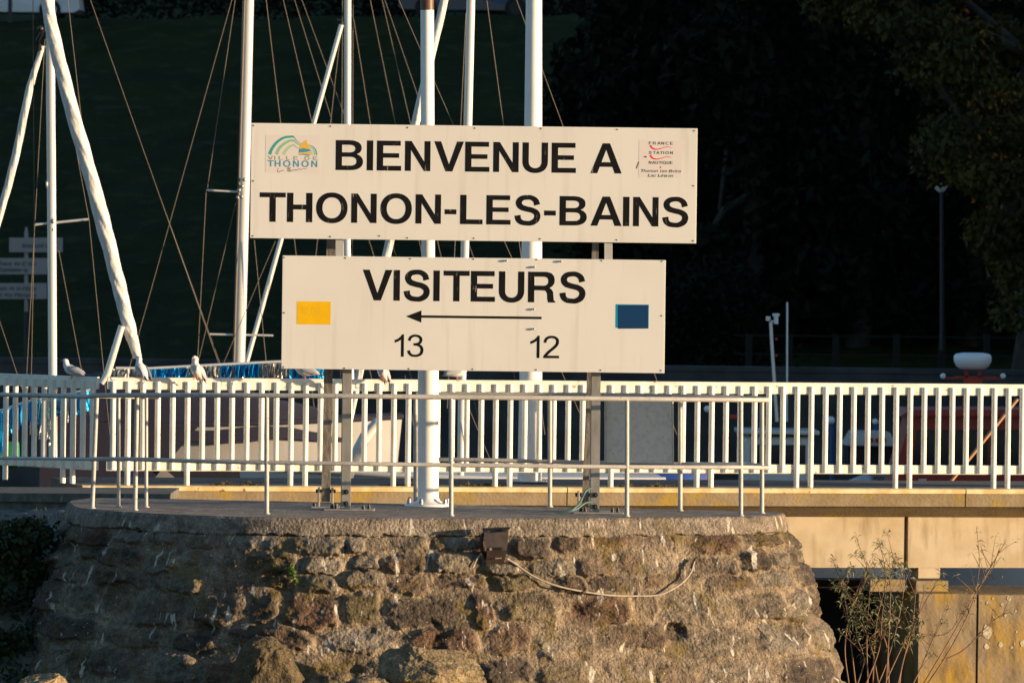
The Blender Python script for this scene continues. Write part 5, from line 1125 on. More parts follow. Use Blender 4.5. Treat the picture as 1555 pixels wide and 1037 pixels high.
# --- red cabin boat
DR = 84.0
bR = thing('cabin_boat', PX(1480, SEA, DR), 'red workboat with a white radar dome on its roof at the right edge', 'boat')
T = xf(PX(1480, SEA, DR + .6), 180)
hull(bR, T, 5.2, 2.2, 1.2, .4, 'red', sheer=.15, deck='red')
def wpt(px, py, D=DR): return P(px, py, D)
g = MB(); a = wpt(1358, 735); b = wpt(1600, 628)
q = [P(1352, 740, DR - .6), P(1640, 740, DR - .6), P(1640, 630, DR - .6), P(1384, 630, DR - .6)]; hexa(g, q, (0, 1.6, 0)); g.obj('cabin', 'red', bR)
g = MB(); hexa(g, [P(1368, 632, DR - .75), P(1650, 632, DR - .75), P(1650, 622, DR - .75), P(1380, 622, DR - .75)], (0, 1.9, 0)); g.obj('roof', 'red', bR)
for x0, x1 in ((1392, 1440), (1450, 1500), (1508, 1560)):
    g = MB(); hexa(g, [P(x0 - 6, 712, DR - .62), P(x1, 712, DR - .62), P(x1, 652, DR - .62), P(x0, 652, DR - .62)], (0, .05, 0)); g.obj('window', 'glass_dark', bR)
g = MB(); hexa(g, [P(1395, 738, DR - .64), P(1407, 738, DR - .64), P(1407, 727, DR - .64), P(1395, 727, DR - .64)], (0, .02, 0)); g.obj('plate', 'infopanel', bR)
g = MB(); c = P(1477, 548, DR); r = m(29, DR)
prof = [(0, .47), (.55, .46), (.86, .40), (.97, .30), (1.0, .12), (.98, -.05), (.86, -.30), (.62, -.48), (0, -.5)]
g.tube([c + Vector((0, 0, z * r * .92)) for _, z in prof[::-1]], [max(.002, k * r) for k, _ in prof[::-1]], 28); g.obj('radar_dome', 'lampwhite', bR)
g = MB(); g.bar(P(1450, 573, DR), P(1512, 574, DR), .05, .05, (0, 0, 1)); g.bar(P(1468, 560, DR), P(1463, 624, DR), .05, .05); g.bar(P(1487, 560, DR), P(1492, 624, DR), .05, .05); g.bar(P(1464, 578, DR), P(1492, 578, DR), .12, .1, (0, 0, 1)); g.obj('dome_bracket', 'red', bR)
g = MB()
for x_ in (1432, 1523): g.ball(P(x_, 571, DR), m(4.4, DR), 10, 6)
g.obj('spreader_lamps', 'lampwhite', bR)
g = MB(); g.bar(P(1436, 574, DR), P(1520, 575, DR), .025, .025, (0, 0, 1)); g.obj('lamp_bar', 'red', bR)
g = MB(); g.tube([P(1430, 748, 61), P(1545, 606, 61.4)], m(2.8, 61), 8); tag(g.obj('boat_hook', 'wood', org=P(1490, 670, 61)), 'wooden boat hook leaning diagonally behind the railing at the far right', 'boat hook')
# --- white motorboat seen from its stern
DH = 88.0
bH = thing('motorboat', PX(1322, SEA, DH), 'small white motorboat seen from its stern with red lights, left of the red workboat', 'motorboat')
T = xf(PX(1322, SEA, DH + 1.6), 90); hull(bH, T, 3.2, 1.25, 1.15, .3, 'hulldark', sheer=.2)
g = MB(); hexa(g, [P(1284, 676, DH), P(1362, 677, DH), P(1352, 657, DH), P(1296, 656, DH)], (0, 1.2, 0)); g.obj('cabin_top', 'hullwhite', bH)
g = MB(); hexa(g, [P(1288, 712, DH + .1), P(1358, 712, DH + .1), P(1358, 678, DH + .1), P(1288, 678, DH + .1)], (0, 1.0, 0)); g.obj('cabin_window', 'glass_dark', bH)
for x0, x1 in ((1316, 1326), (1330, 1345)):
    g = MB(); hexa(g, [P(x0, 671, DH - .04), P(x1, 671, DH - .04), P(x1, 665, DH - .04), P(x0, 665, DH - .04)], (0, .03, 0)); g.obj('red_lens', 'redlamp', bH)
pl = MB(); hexa(pl, [P(1323, 737, DH - .3), P(1354, 737, DH - .3), P(1354, 718, DH - .3), P(1323, 718, DH - .3)], (0, .02, 0)); o = pl.obj('registration_plate', 'signwhite', bH)
g = MB(); put_text(g, '12021', 1326, 1351, 733, 10, DH - .3, bold=.01, thick=.003); g.obj('plate_number', 'signedark', o)
# mooring lights on blue posts
for i, (x_, y_, r_, lb) in enumerate(((1262, 638, 6, 'white globe lamp on a blue post behind the railing, the larger of the two'), (1329, 640, 4.5, 'smaller bluish globe lamp on a post behind the railing'))):
    t = thing('globe_lamp', PX(x_ + 2, SEA, 90), lb, 'lamp'); g = MB(); g.ball(P(x_, y_, 90), m(r_, 90), 12, 8); g.obj('globe', 'lampwhite', t)
    g = MB(); g.tube([PX(x_ + 2, SEA, 90), P(x_ + 1, y_ + 5, 90)], m(3.4, 90), 8); g.obj('post', 'bluepost', t)

# small hulls visible under the jetty
for x_, D, mt, lb in ((1232, 63.2, 'hullwhite', 'white dinghy glimpsed through the gap under the jetty beam, nearest the pier head'), (1500, 68, 'cardark', 'bluish grey dinghy glimpsed through the gap under the jetty beam at the right')):
    t = thing('dinghy', PX(x_, SEA, D), lb, 'dinghy'); T = xf(PX(x_, SEA, D + .6), 12); hull(t, T, 1.7 if x_ < 1300 else 2.6, 1.2, 1.6, .2, mt, sheer=.05)

# ================================================================== GULLS
def gull(px, py, D, head_, label, foot=None, s=1.0, grey=False, up=0.0):
    """px,py: photo position of the feet; head_: heading in degrees from +X; up tilts the body upright"""
    b = P(px, py, D); t = thing('seagull', b, label, 'seagull', 'seagulls perched on the white railing')
    c_, s_ = math.cos(R(head_)), math.sin(R(head_)); cu, su = math.cos(R(up)), math.sin(R(up))
    def L3(x, y, z):   # local forward, side, up; body pivots at z=.05
        ex_, ez_ = 0.0, 0.0
        if x > .098: ex_, ez_, x, z = x - .098, z - .165, .098, .165      # the head stays level
        x, z = x * s, (z - .05) * s; x, z = x * cu - z * su + ex_ * s, x * su + z * cu + ez_ * s; z += .05 * s
        y *= s; return b + Vector((x * c_ - y * s_, x * s_ + y * c_, z))
    sp = [(-.175, .075, .006, .004), (-.15, .078, .018, .010), (-.11, .085, .034, .024), (-.06, .095, .052, .045), (0, .102, .062, .058), (.05, .112, .058, .058), (.085, .135, .044, .048), (.097, .165, .033, .036), (.106, .188, .034, .034), (.120, .200, .027, .027), (.133, .200, .012, .013), (.138, .199, .003, .003)]
    def loft(sp, nm, mt, yo=0.0, n=14):
        g = MB(); vs = []
        for i, (x, z, ry, rz) in enumerate(sp):
            a = sp[max(i - 1, 0)]; e = sp[min(i + 1, len(sp) - 1)]; tx, tz = e[0] - a[0], e[1] - a[1]; l = math.hypot(tx, tz); nx__, nz__ = -tz / l, tx / l
            for k in range(n):
                q = 2 * math.pi * k / n; vs.append(L3(x + nx__ * math.sin(q) * rz, yo + math.cos(q) * ry, z + nz__ * math.sin(q) * rz))
        fs = [(i * n + k, i * n + (k + 1) % n, (i + 1) * n + (k + 1) % n, (i + 1) * n + k) for i in range(len(sp) - 1) for k in range(n)]
        g.add(vs, fs + [tuple(range(n))[::-1], tuple(range(len(vs) - n, len(vs)))], True); return g.obj(nm, mt, t)
    loft(catmull(sp, 2), 'body', 'gullwhite')
    for sd_ in (-1, 1):
        loft([(-.165, .082, .004, .006), (-.11, .100, .012, .026), (-.04, .112, .014, .040), (.03, .118, .012, .036), (.062, .120, .004, .014)], 'wing', 'gullgrey', yo=sd_ * .052)
        loft([(-.215, .074, .003, .004), (-.18, .080, .007, .009), (-.14, .090, .010, .014)], 'wing_tip', 'gulltip', yo=sd_ * .03)
        g = MB(); g.tube([L3(.0, sd_ * .018, .06), b + Vector((0 * c_ - sd_ * .018 * s_, sd_ * .018 * c_, .004))], .0035, 6); g.box(b + Vector((.012 * c_ - sd_ * .018 * s_, .012 * s_ + sd_ * .018 * c_, .003)), (.022, .016, .005)); g.obj('leg', 'orange', t)
        g = MB(); g.ball(L3(.118, sd_ * .024, .206), .0045, 8, 5); g.obj('eye', 'black_plastic', t)
    g = MB(); g.tube([L3(.134, 0, .200), L3(.150, 0, .197), L3(.166, 0, .190)], [.0085, .0065, .002], 8); g.obj('beak', 'orange', t)
DF = 56.2
gull(109, 575.5, DF + .35, 172, 'white and grey seagull with drawn-in head, standing on the shaded corner railing', s=.85, up=12)
gull(213, 574.5, DF, 125, 'seagull seen from behind with grey back below the furled sail', s=.88, up=28)
gull(297, 576.0, DF, 245, 'upright white seagull with orange beak facing left on the railing left of the sign', s=.92, up=34)
gull(463, 576.8, DF + .1, 180, 'seagull on the railing beside the left sign post, half hidden by the lower board', s=.9, up=5)
gull(580, 577.8, DF + .2, 250, 'seagull on the railing between left sign post and bolted flagpole, mostly hidden', s=.85, up=35)
gull(694, 578.6, DF + .3, 10, 'seagull on the railing just right of the bolted flagpole, mostly hidden', s=.9, up=5)

# ================================================================== FAR BANK
DS2 = 112.0
t = thing('direction_sign', PX(40, 0, DS2), 'white and dark post with three white direction boards at the far left', 'direction sign')
g = MB(); g.tube([PX(40, 0, DS2), P(40, 473, DS2)], m(3.4, DS2), 10); g.obj('lower_post', 'post_dark', t)
g = MB(); g.tube([P(40, 473, DS2), P(40, 355, DS2), P(40, 345, DS2)], [m(3, DS2), m(3, DS2), m(1.6, DS2)], 10); g.obj('upper_post', 'signwhite', t)
for x0, x1, y0, y1, lines in ((14, 95, 361, 383, [('Embarcadère', 34, 72, 376, 6)]), (-38, 72, 392, 416.5, [('Place de Crête', -4, 54, 403, 6), ('Capitainerie', -2, 42, 412.5, 6)]), (-38, 71, 430, 454, [('Musée de la Pêche', -12, 55, 440.5, 6), ('et des Pêcheurs', -4, 55, 450.5, 6)])):
    g = MB(); hexa(g, [P(x0, y1, DS2 - .08), P(x1, y1, DS2 - .08), P(x1, y0, DS2 - .08), P(x0, y0, DS2 - .08)], (0, .04, 0)); o = g.obj('direction_board', 'signwhite', t)
    for tx, a, b, yb, cp in lines:
        g = MB(); put_text(g, tx, a, b, yb, cp, DS2 - .085, bold=.012, thick=.004, shear=.15); g.obj('lettering', 'signedark', o)
# parked cars on the road at the top of the bank
def car(px, D, L_, label, mt, yaw=0, zz=9.4):
    b = PX(px, 9.2, D); b.z = land_z(b.x, b.y); t = thing('parked_car', b, label, 'car', 'cars parked on the road above the grass bank'); T = xf(b, yaw)
    prof = [(-.5, .30), (-.495, .62), (-.46, .80), (-.38, .86), (-.27, 1.36), (-.17, 1.44), (.06, 1.42), (.22, .98), (.42, .86), (.49, .66), (.5, .34), (.46, .24), (-.46, .24)]
    g = MB(); n = len(prof); vs = []
    for yy, k in ((-.85, .96), (-.80, 1), (.80, 1), (.85, .96)):
        vs += [T(x * L_ * (k if z > .8 else 1), yy * (.86 if z > .95 else 1), z) for x, z in prof]
    fs = [tuple(range(n)), tuple(range(3 * n, 4 * n))[::-1]] + [(r * n + i, (r + 1) * n + i, (r + 1) * n + (i + 1) % n, r * n + (i + 1) % n) for r in range(3) for i in range(n)]
    g.add(vs, fs); g.obj('body', mt, t)
    for sd_ in (-1, 1):
        g = MB(); q = [T(x * L_, sd_ * .80, z) for x, z in ((-.36, .90), (-.26, 1.30), (.05, 1.34), (.19, .98), (.2, .90))]; q = [p + (T(0, sd_, 0) - T(0, 0, 0)) * -.02 for p in q]
        q = [p + (T(0, sd_, 0) - T(0, 0, 0)) * .03 for p in q]; g.add(q, [tuple(range(5))]); g.obj('side_window', 'glass_dark', t)
        for x in (-.31, .31):
            g = MB(); a = T(x * L_, sd_ * .68, .31); c = T(x * L_, sd_ * .87, .31); g.tube([a, c], .31, 20); w_ = g.obj('wheel', 'tyre', t)
            g = MB(); g.tube([c, T(x * L_, sd_ * .885, .31)], .19, 14); g.obj('rim', 'mastalu' if mt == 'carwhite' else 'post_dark', w_)
        g = MB(); g.box(T(.485 * L_, sd_ * .62, .72), (.12, .3, .16) if yaw % 180 == 0 else (.3, .12, .16), bev=.03); g.obj('tail_light', 'redlamp', t)
    g = MB(); g.add([T(x * L_, y_, z) for x, z in ((.075, 1.40), (.215, 1.0)) for y_ in (-.66, .66)], [(0, 1, 3, 2)]); g.obj('windscreen', 'glass_dark', t)
car(6, 161.5, 4.5, 'white parked car with a red tail light at the top left corner', 'carwhite')
car(715, 163, 4.2, 'dark bluish parked car at the top edge behind the flagpole', 'cardark', zz=9.3)
g = MB(); g.tube([PX(15, 8.95, 159.5), PX(15, 8.95, 159.5) + Vector((0, 0, 2.6))], .06, 10); g.ball(PX(15, 8.95, 159.5) + Vector((0, 0, 2.6)), .1, 10, 6)
tag(g.obj('bollard_post', 'post_dark', org=PX(15, 8.95, 159.5)), 'slim dark post in front of the white car at the top left', 'post')
# lamp post at the right
b = PX(1431, .6, 116); t = thing('street_lamp', b, 'faint slim grey street lamp in front of the dark trees on the right', 'street lamp')
g = MB(); g.tube([b, P(1430, 290, 116)], [.055, .035], 10); g.obj('pole', 'lamppole', t)
g = MB(); g.tube([P(1430, 292, 116), P(1429, 284, 116), P(1428, 279, 116)], [.05, .14, .06], 12); g.obj('lamp_head', 'infopanel', t)
# low post and rail fence at the foot of the wood
t = thing('low_fence', PX(1300, 0, 118), 'faint low fence of grey concrete posts and rails below the dark wood', 'fence')
for x_ in (1137, 1198, 1269, 1361, 1430, 1498, 1560):
    a = PX(x_, .1, 118); g = MB(); c = P(x_, 508, 118); g.bar(a, Vector((a.x, a.y, c.z)), .14, .12); g.obj('post', 'fencestone', t)
for y_ in (512, 540):
    g = MB(); g.bar(P(1115, y_ - 3, 118), P(1600, y_ + 2, 118), .03, .06, (0, 1, 0)); g.obj('rail', 'fencestone', t)

# ================================================================== FOLIAGE
def leaves(name, centers, radii, n, size, mt, parent=None, org=(0, 0, 0), seed=1, aspect=.45, droop=0.0, shell=.5):
    """n leaf quads scattered through ellipsoid clumps"""
    rg = np.random.default_rng(seed); centers = np.array(centers, float); radii = np.array(radii, float)
    vol = radii.prod(1) ** (2 / 3); k = rg.choice(len(centers), n, p=vol / vol.sum())
    d = rg.normal(size=(n, 3)); d /= np.linalg.norm(d, axis=1)[:, None]; r = shell + (1 - shell) * rg.random(n) ** .5
    r = r * (1 + .18 * rg.normal(size=n))
    c = centers[k] + d * radii[k] * r[:, None]
    a = rg.normal(size=(n, 3)); a[:, 2] -= droop; a /= np.linalg.norm(a, axis=1)[:, None]
    b = np.cross(a, rg.normal(size=(n, 3))); b /= np.linalg.norm(b, axis=1)[:, None]
    sz = size * (.6 + .8 * rg.random(n))[:, None]
    nrm = np.cross(a, b)
    v = np.stack([c - a * sz * .5, c + b * sz * aspect * .5 + nrm * sz * .08, c + a * sz * .5, c - b * sz * aspect * .5 + nrm * sz * .08], 1).reshape(-1, 3) - np.array(org)
    me = bpy.data.meshes.new(name); me.vertices.add(4 * n); me.vertices.foreach_set('co', v.ravel()); me.loops.add(4 * n); me.loops.foreach_set('vertex_index', np.arange(4 * n))
    me.polygons.add(n); me.polygons.foreach_set('loop_start', np.arange(0, 4 * n, 4)); me.polygons.foreach_set('loop_total', np.full(n, 4)); me.update(calc_edges=True); me.materials.append(M[mt])
    o = bpy.data.objects.new(name, me); COL.objects.link(o)
    if parent: o.parent = parent
    else: o.location = org
    return o
def trunk(par, base, h, r, limbs, seed=0, mt='bark'):
    rn = random.Random(seed); g = MB(); base = Vector(base)
    pts = [base + Vector((.12 * h * .1 * math.sin(i), .1 * h * .1 * math.cos(i * 1.3), h * i / 6)) for i in range(7)]
    g.tube(pts, [r * (1.25 if i == 0 else 1 - .12 * i) for i in range(7)], 12); o = g.obj('trunk', mt, par)
    for k, c in enumerate(limbs):
        s_ = pts[rn.randint(2, 5)]; c = Vector(c); mid = (s_ + c) / 2 + Vector((0, 0, .12 * h * rn.uniform(-.3, 1)))
        g = MB(); g.tube([s_, mid, c], [r * .42, r * .26, r * .08], 7); g.obj('branch', mt, par)
def tree(px, D, clumps, n, size, label, mt, seed, zb=None, droop=.3, group=None, r=.3):
    """clumps: list of (photo x, photo y, depth offset, radius x, radius z)"""
    x0 = PX(px, 0, D); zb = land_z(x0.x, x0.y) - .1 if zb is None else zb; b = Vector((x0.x, x0.y, zb)); t = thing('tree', b, label, 'tree', group)
    cs = [tuple(P(a, q, D + dd)) for a, q, dd, _, _ in clumps]; rs = [(rx, rx * 1.0, rz) for *_, rx, rz in clumps]
    leaves('crown', cs, rs, n, size, mt, t, b, seed, droop=droop)
    trunk(t, b, max(c[2] for c in cs) - zb - .5, r, [c for c in cs][:9], seed)
# autumn tree at the upper right
rn = random.Random(5); cl = []
for a, q in ((1290, -40), (1330, 20), (1300, 10), (1380, 30), (1430, 60), (1400, 90), (1470, 60), (1440, 130), (1500, 120), (1540, 60), (1455, 200), (1500, 200), (1560, 180), (1440, 250), (1490, 270), (1540, 280), (1590, 240), (1520, 330), (1570, 350), (1545, 400), (1590, 430), (1560, 460), (1360, -40), (1450, -30), (1540, -30), (1600, 60), (1420, 240), (1385, 75), (1275, -10)):
    for _ in range(3): cl.append((a + rn.uniform(-28, 28), q + rn.uniform(-22, 22), rn.uniform(-2.2, 1.5), rn.uniform(.28, .6), rn.uniform(.25, .5)))
tree(1560, 112, cl, 26000, .17, 'broad autumn tree with hanging brownish green leaves at the upper right', 'leafdark', 3, droop=1.0)
at_ = bpy.data.objects['tree']; rn = random.Random(8)
leaves('sunlit_tint_leaves', [tuple(P(a, q, 110.5)) for a, q in ((1450, 248), (1480, 255), (1495, 290), (1445, 5), (1430, 85), (1470, 60), (1500, 160), (1535, 260), (1500, 225))], [(.45, .5, .4)] * 9, 260, .13, 'leafsuntint', at_, tuple(at_.location), 31, droop=.5)  # sunlit sparkle of the crown put into the colour of a few leaves
# dark evergreens of the wood behind, from the middle to the right
for i, (px, D, hpx, wd) in enumerate(((925, 139, -120, 2.4), (985, 130, -180, 2.4), (1060, 134, -150, 2.6), (1135, 127, -200, 2.6), (1215, 132, -140, 2.6), (1300, 127, -200, 2.6), (1390, 131, -180, 2.6), (1480, 127, -200, 2.6), (1570, 130, -200, 2.6))):
    rn = random.Random(20 + i); cl = []
    x0 = PX(px, 0, D); zb = land_z(x0.x, x0.y); yb = 400 + (CAMZ - zb) * F / D
    for k in range(20):
        u = k / 19; yy = yb - 10 + (hpx - yb) * u; w_ = wd * (1 - .55 * u)
        cl.append((px + rn.uniform(-1, 1) * w_ * F / D * .55, yy, rn.uniform(-1, 1) * w_ * .5, w_ * rn.uniform(.38, .6), rn.uniform(.7, 1.2)))
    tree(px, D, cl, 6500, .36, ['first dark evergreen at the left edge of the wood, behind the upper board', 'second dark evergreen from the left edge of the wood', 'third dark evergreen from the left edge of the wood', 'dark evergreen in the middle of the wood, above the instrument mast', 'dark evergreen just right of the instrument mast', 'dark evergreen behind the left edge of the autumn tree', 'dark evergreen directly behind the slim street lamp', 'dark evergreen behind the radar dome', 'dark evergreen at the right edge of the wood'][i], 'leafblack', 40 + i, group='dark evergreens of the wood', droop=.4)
# bush at the foot of the wood
b = PX(1080, .1, 121); t = thing('bush', b, 'rounded dark bush at the foot of the wood right of the lower board', 'bush')
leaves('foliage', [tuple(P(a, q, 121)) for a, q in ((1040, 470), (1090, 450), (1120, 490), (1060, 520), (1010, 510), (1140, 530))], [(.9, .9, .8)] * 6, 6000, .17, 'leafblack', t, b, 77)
trunk(t, b, 1.2, .06, [P(1040, 470, 121), P(1090, 450, 121)], 3)
# clipped hedge along the road at the top of the bank
for i, (x0, x1) in enumerate(((128, 640), (735, 900))):
    a, c = PX(x0, 9.3, 166), PX(x1, 9.3, 166); n = max(4, int((c.x - a.x) / .9)); t = thing('hedge', (a + c) / 2, ['long dark hedge along the top of the grass bank', 'short dark hedge at the top of the bank right of the parked dark car'][i], 'hedge')
    leaves('foliage', [(a.x + (c.x - a.x) * k / (n - 1), a.y, 9.3 + .9) for k in range(n)], [(.8, .8, 1.0)] * n, 9000 if i == 0 else 4000, .16, 'leafblack', t, (a + c) / 2, 90 + i)
# trees above the bank, out of the frame at the top (they close the view upwards and shade the bank)
for i, px in enumerate((60, 330, 600, 860)):
    b = PX(px, 9.4, 172); t = thing('tree', b, 'dark tree on the road above the bank, out of sight', 'tree', 'trees above the bank'); c = b + Vector((0, 0, 5.5))
    leaves('crown', [tuple(c + Vector((dx, dy, dz))) for dx, dy, dz in ((-1.6, 0, 0), (1.6, 0, .4), (0, 1, 1.6), (0, -1, 1))], [(2.2, 2, 1.9)] * 4, 3000, .5, 'leafblack', t, b, 60 + i); trunk(t, b, 4.5, .22, [], i)

# dark ivy bush at the left
b = P(20, 1037, 51.6); t = thing('ivy_bush', b, 'dark ivy bush in the shade at the left of the pier head', 'bush')
rn = random.Random(9); cs = []; rs = []
for a, q in ((-30, 820), (10, 830), (50, 815), (20, 870), (60, 880), (-20, 900), (30, 930), (65, 930), (0, 980), (40, 985), (-20, 1040), (20, 1040), (-40, 980)):
    cs.append(tuple(P(a, q, 51.9 + rn.uniform(-.5, .2) - (q - 800) * .004))); r_ = rn.uniform(.16, .26); rs.append((r_, r_, r_ * .9))
leaves('foliage', cs, rs, 9000, .055, 'ivy', t, b, 8, aspect=.8, droop=.5)
g = MB()
for k in range(12):
    c = Vector(cs[k]); s_ = Vector((c.x * .6 + b.x * .4, b.y, b.z - .5)); g.tube([s_, (s_ + c) / 2 + Vector((.05, 0, .1)), c], [.014, .010, .004], 5)
g.obj('stems', 'bark', t)
# yellowed leaves and dry weeds on the bank
t = thing('dry_weed', P(75, 790, 51.6), 'tuft of dry straw coloured weed beside the left corner of the cap', 'weed')
g = MB(); rn = random.Random(4)
for k in range(26):
    a = P(70 + rn.uniform(-18, 25), 792 + rn.uniform(-3, 6), 51.3); c = a + Vector((rn.uniform(-.06, .06), rn.uniform(-.05, .05), rn.uniform(.05, .13))); g.tube([a, (a + c) / 2 + Vector((rn.uniform(-.01, .01), 0, .01)), c], [.0025, .002, .001], 4)
g.obj('stalks', 'cable', t)
t = thing('weed', P(445, 885, 49.4), 'small bright green weed growing from a joint of the masonry', 'weed')
c0 = surf(445, 872); leaves('leaves', [tuple(surf(a, q) + Vector((0, -.03, 0))) for a, q in ((443, 861), (446, 868), (447, 876), (450, 882), (441, 870))], [(.022, .03, .026)] * 5, 240, .026, 'plantgreen', t, P(445, 885, 49.4), 5, aspect=.7, shell=.2)
g = MB(); g.tube([surf(448, 888) + Vector((0, .02, 0)), surf(446, 874) + Vector((0, -.02, 0)), surf(443, 861) + Vector((0, -.03, 0))], .003, 5); g.obj('stem', 'twig', t)

# twiggy willow shrub at the lower right
b = PX(1345, -2.35, 54.2); t = thing('willow_shrub', b, 'sparse twiggy shrub with narrow leaves standing right of the pier head', 'shrub')
rn = random.Random(12); tips = []
stems = [((1300, 1045), (1290, 960), (1281, 900), (1265, 850)), ((1318, 1045), (1316, 960), (1320, 880), (1300, 815)), ((1325, 1045), (1330, 950), (1345, 880), (1335, 820)), ((1345, 1045), (1350, 960), (1352, 900), (1350, 840)),
         ((1340, 1045), (1368, 985), (1385, 950), (1392, 880)), ((1350, 1045), (1345, 975), (1318, 940), (1285, 900), (1262, 885)), ((1362, 1045), (1375, 990), (1390, 945), (1420, 890), (1440, 895)), ((1395, 1050), (1425, 1000), (1460, 940), (1485, 895), (1520, 845)),
         ((1400, 1050), (1440, 990), (1475, 920), (1487, 860), (1483, 800)), ((1430, 1003), (1465, 985), (1505, 945), (1540, 925)), ((1300, 1045), (1312, 1000), (1300, 960), (1304, 900)), ((1335, 1045), (1325, 990), (1310, 950), (1290, 925)), ((1312, 1045), (1335, 985), (1340, 930), (1352, 870), (1365, 845)),
         ((1365, 1045), (1372, 1000), (1392, 965), (1440, 960), (1475, 905)), ((1380, 1050), (1400, 1010), (1425, 950), (1440, 915)), ((1485, 895), (1505, 860), (1528, 820)), ((1330, 1045), (1345, 1010), (1362, 950), (1372, 890), (1360, 840)), ((1290, 1045), (1283, 985), (1292, 930), (1315, 880), (1326, 850))]
for k, st in enumerate(stems):
    D = 54.2 + rn.uniform(-.5, .5); pts = [Vector(p) for p in catmull([tuple(P(a, q, D + .05 * i)) for i, (a, q) in enumerate(st)], 6)]
    if st[0][1] > 1040: pts = [b + Vector((rn.uniform(-.15, .15) + (pts[0].x - b.x) * .5, rn.uniform(-.1, .1), 0))] + pts
    n = len(pts); g = MB(); g.tube(pts, [.0085 * (1 - .75 * i / n) for i in range(n)], 6); g.obj('stem', 'twig', t); tips.append((pts, D))
    for _ in range(4):
        i = rn.randint(n // 3, n - 3); q = pts[i]; d = Vector((rn.uniform(-1, 1), rn.uniform(-.5, .5), rn.uniform(.4, 1.3))).normalized() * rn.uniform(.12, .34)
        g = MB(); tw = [q, q + d * .5 + Vector((0, 0, .01)), q + d]; g.tube(tw, [.004, .003, .0015], 5); g.obj('twig', 'twig', t); tips.append((tw, D))
vs = []; fs = []
for pts, D in tips:
    dense = pts[-1].x < P(1440, 900, 54).x
    for i, p in enumerate(pts):
        if i < len(pts) * .35: continue
        for _ in range((7 if dense else 2) if len(pts) > 4 else (15 if dense else 4)):
            q = Vector(p) + Vector((rn.uniform(-.02, .02), rn.uniform(-.02, .02), rn.uniform(-.02, .02))); d = Vector((rn.uniform(-1, 1), rn.uniform(-.8, .8), rn.uniform(-.75, .7))).normalized(); l = rn.uniform(.035, .085); s_ = d.cross(Vector((rn.uniform(-1, 1), rn.uniform(-1, 1), rn.uniform(-1, 1)))).normalized() * l * .07
            e = q + d * l + Vector((0, 0, -l * .25)); mdl = q + d * l * .5 + Vector((0, 0, .004)); o_ = len(vs); vs += [q, mdl + s_, e, mdl - s_]; fs.append((o_, o_ + 1, o_ + 2, o_ + 3))
g = MB(); g.add(vs, fs); g.obj('leaves', 'willow', t)

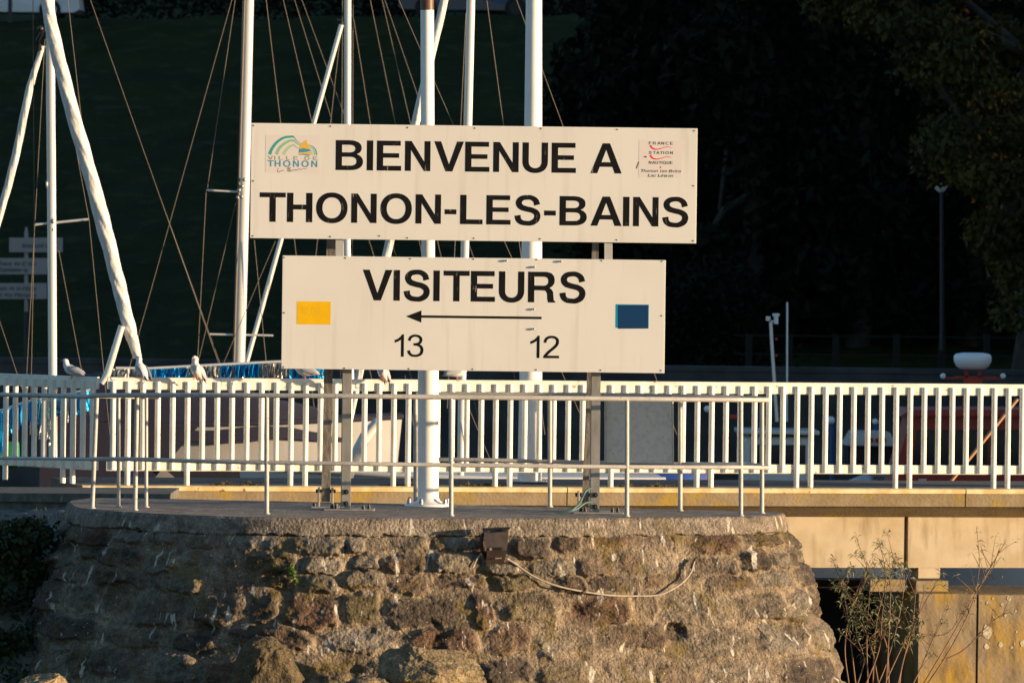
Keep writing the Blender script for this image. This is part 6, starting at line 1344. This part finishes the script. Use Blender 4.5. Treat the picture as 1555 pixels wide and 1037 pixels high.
# ================================================================== BOULDERS at the foot
def boulder(px, py, D, rx, ry, rz, seed, label, mt='masonry', rot=0, tone=1.0):
    c = P(px, py, D); bm = bmesh.new(); bmesh.ops.create_icosphere(bm, subdivisions=6, radius=1)
    co = np.array([v.co[:] for v in bm.verts]); fs = [tuple(v.index for v in f.verts) for f in bm.faces]; bm.free()
    q = np.sign(co) * np.abs(co) ** .78; s = seed * 3.7
    # chipped planes
    rg = np.random.default_rng(seed)
    for _ in range(11):
        n_ = rg.normal(size=3); n_ /= np.linalg.norm(n_); dcut = rg.uniform(.62, .9); e = np.maximum(q @ n_ - dcut, 0); q = q - e[:, None] * n_ * .9
    q = q * (1 + .16 * fbm(co[:, 0] * 1.5 + s, co[:, 1] * 1.5, co[:, 2] * 1.5)[:, None] + .07 * fbm(co[:, 0] * 6 + s, co[:, 1] * 6, co[:, 2] * 6)[:, None] - .05 * np.abs(fbm(co[:, 0] * 14 + s, co[:, 1] * 14, co[:, 2] * 14))[:, None])
    cr, sr = math.cos(R(rot)), math.sin(R(rot)); q = q * (rx, ry, rz); q = np.stack([q[:, 0] * cr - q[:, 2] * sr, q[:, 1], q[:, 0] * sr + q[:, 2] * cr], 1)
    me = bpy.data.meshes.new('boulder'); me.from_pydata(q.tolist(), [], fs); me.polygons.foreach_set('use_smooth', [True] * len(fs))
    at = me.color_attributes.new('stone', 'FLOAT_COLOR', 'POINT')
    cc = tone * np.array((.20, .15, .085)) * (.75 + .5 * rg.random()) * (1 + .35 * fbm(co[:, 0] * 3 + s, co[:, 1] * 3, co[:, 2] * 3)[:, None]); at.data.foreach_set('color', np.concatenate([np.clip(cc, 0, 1), np.ones((len(cc), 1))], 1).ravel())
    me.materials.append(M[mt]); o = bpy.data.objects.new('boulder', me); COL.objects.link(o); o.location = c; tag(o, label, 'boulder', 'boulders at the foot of the pier head')
boulder(662, 1030, 48.5, .50, .40, .30, 2, 'ochre sunlit boulder at the bottom edge left of centre, largest of them', rot=-14)
boulder(560, 1062, 48.3, .26, .3, .2, 5, 'small dark boulder at the bottom edge, just left of the ochre boulder')
boulder(395, 1048, 48.4, .38, .35, .42, 7, 'dark pointed boulder at the bottom edge, between the small rocks and the ochre boulder', rot=24, tone=.45)
boulder(65, 1050, 48.2, .22, .3, .16, 9, 'small pale boulder in the bottom left corner')
boulder(150, 1058, 48.2, .20, .3, .14, 11, 'small pale boulder at the bottom edge, second from the left corner')
boulder(245, 1066, 48.2, .3, .3, .16, 12, 'low boulder at the bottom edge below the shaded masonry')
boulder(830, 1075, 48.2, .34, .3, .2, 13, 'low brown boulder at the bottom edge right of the ochre boulder')
g = MB(); a = surf(368, 987) + Vector((0, -.05, 0)); c = surf(385, 972) + Vector((0, -.05, 0)); s_ = Vector((.02, 0, .015)); g.add([a, (a + c) / 2 + s_ * 1.1, c, (a + c) / 2 - s_ * .9, (a + c) / 2 + Vector((0, -.015, 0))], [(0, 1, 4), (1, 2, 4), (2, 3, 4), (3, 0, 4)])
tag(g.obj('fallen_leaf', 'yellowleaf', org=a), 'yellow fallen leaf caught on the shaded masonry', 'leaf')

# dry moss tufts growing along the kerb of the jetty
for i, (x0, x1, lb) in enumerate(((585, 645, 'brown dry moss on the jetty kerb beside the bolted flagpole'), (690, 762, 'greenish brown moss on the jetty kerb right of the bolted flagpole'), (325, 400, 'thin dry moss on the jetty kerb below the covered motorboat'), (930, 1030, 'flat moss cushions on the jetty kerb below the notice board'))):
    cs = [tuple(J(s_at(x0 + (x1 - x0) * k / 7, 740), -.03 + .02 * math.sin(k * 2.1), .006)) for k in range(8)]
    t = thing('moss', cs[3], lb, 'moss'); leaves('cushion', cs, [(.05, .03, .012 + .012 * (k % 3)) for k in range(8)], 900, .022, 'mossy', t, cs[3], 200 + i, aspect=.5, shell=.1)
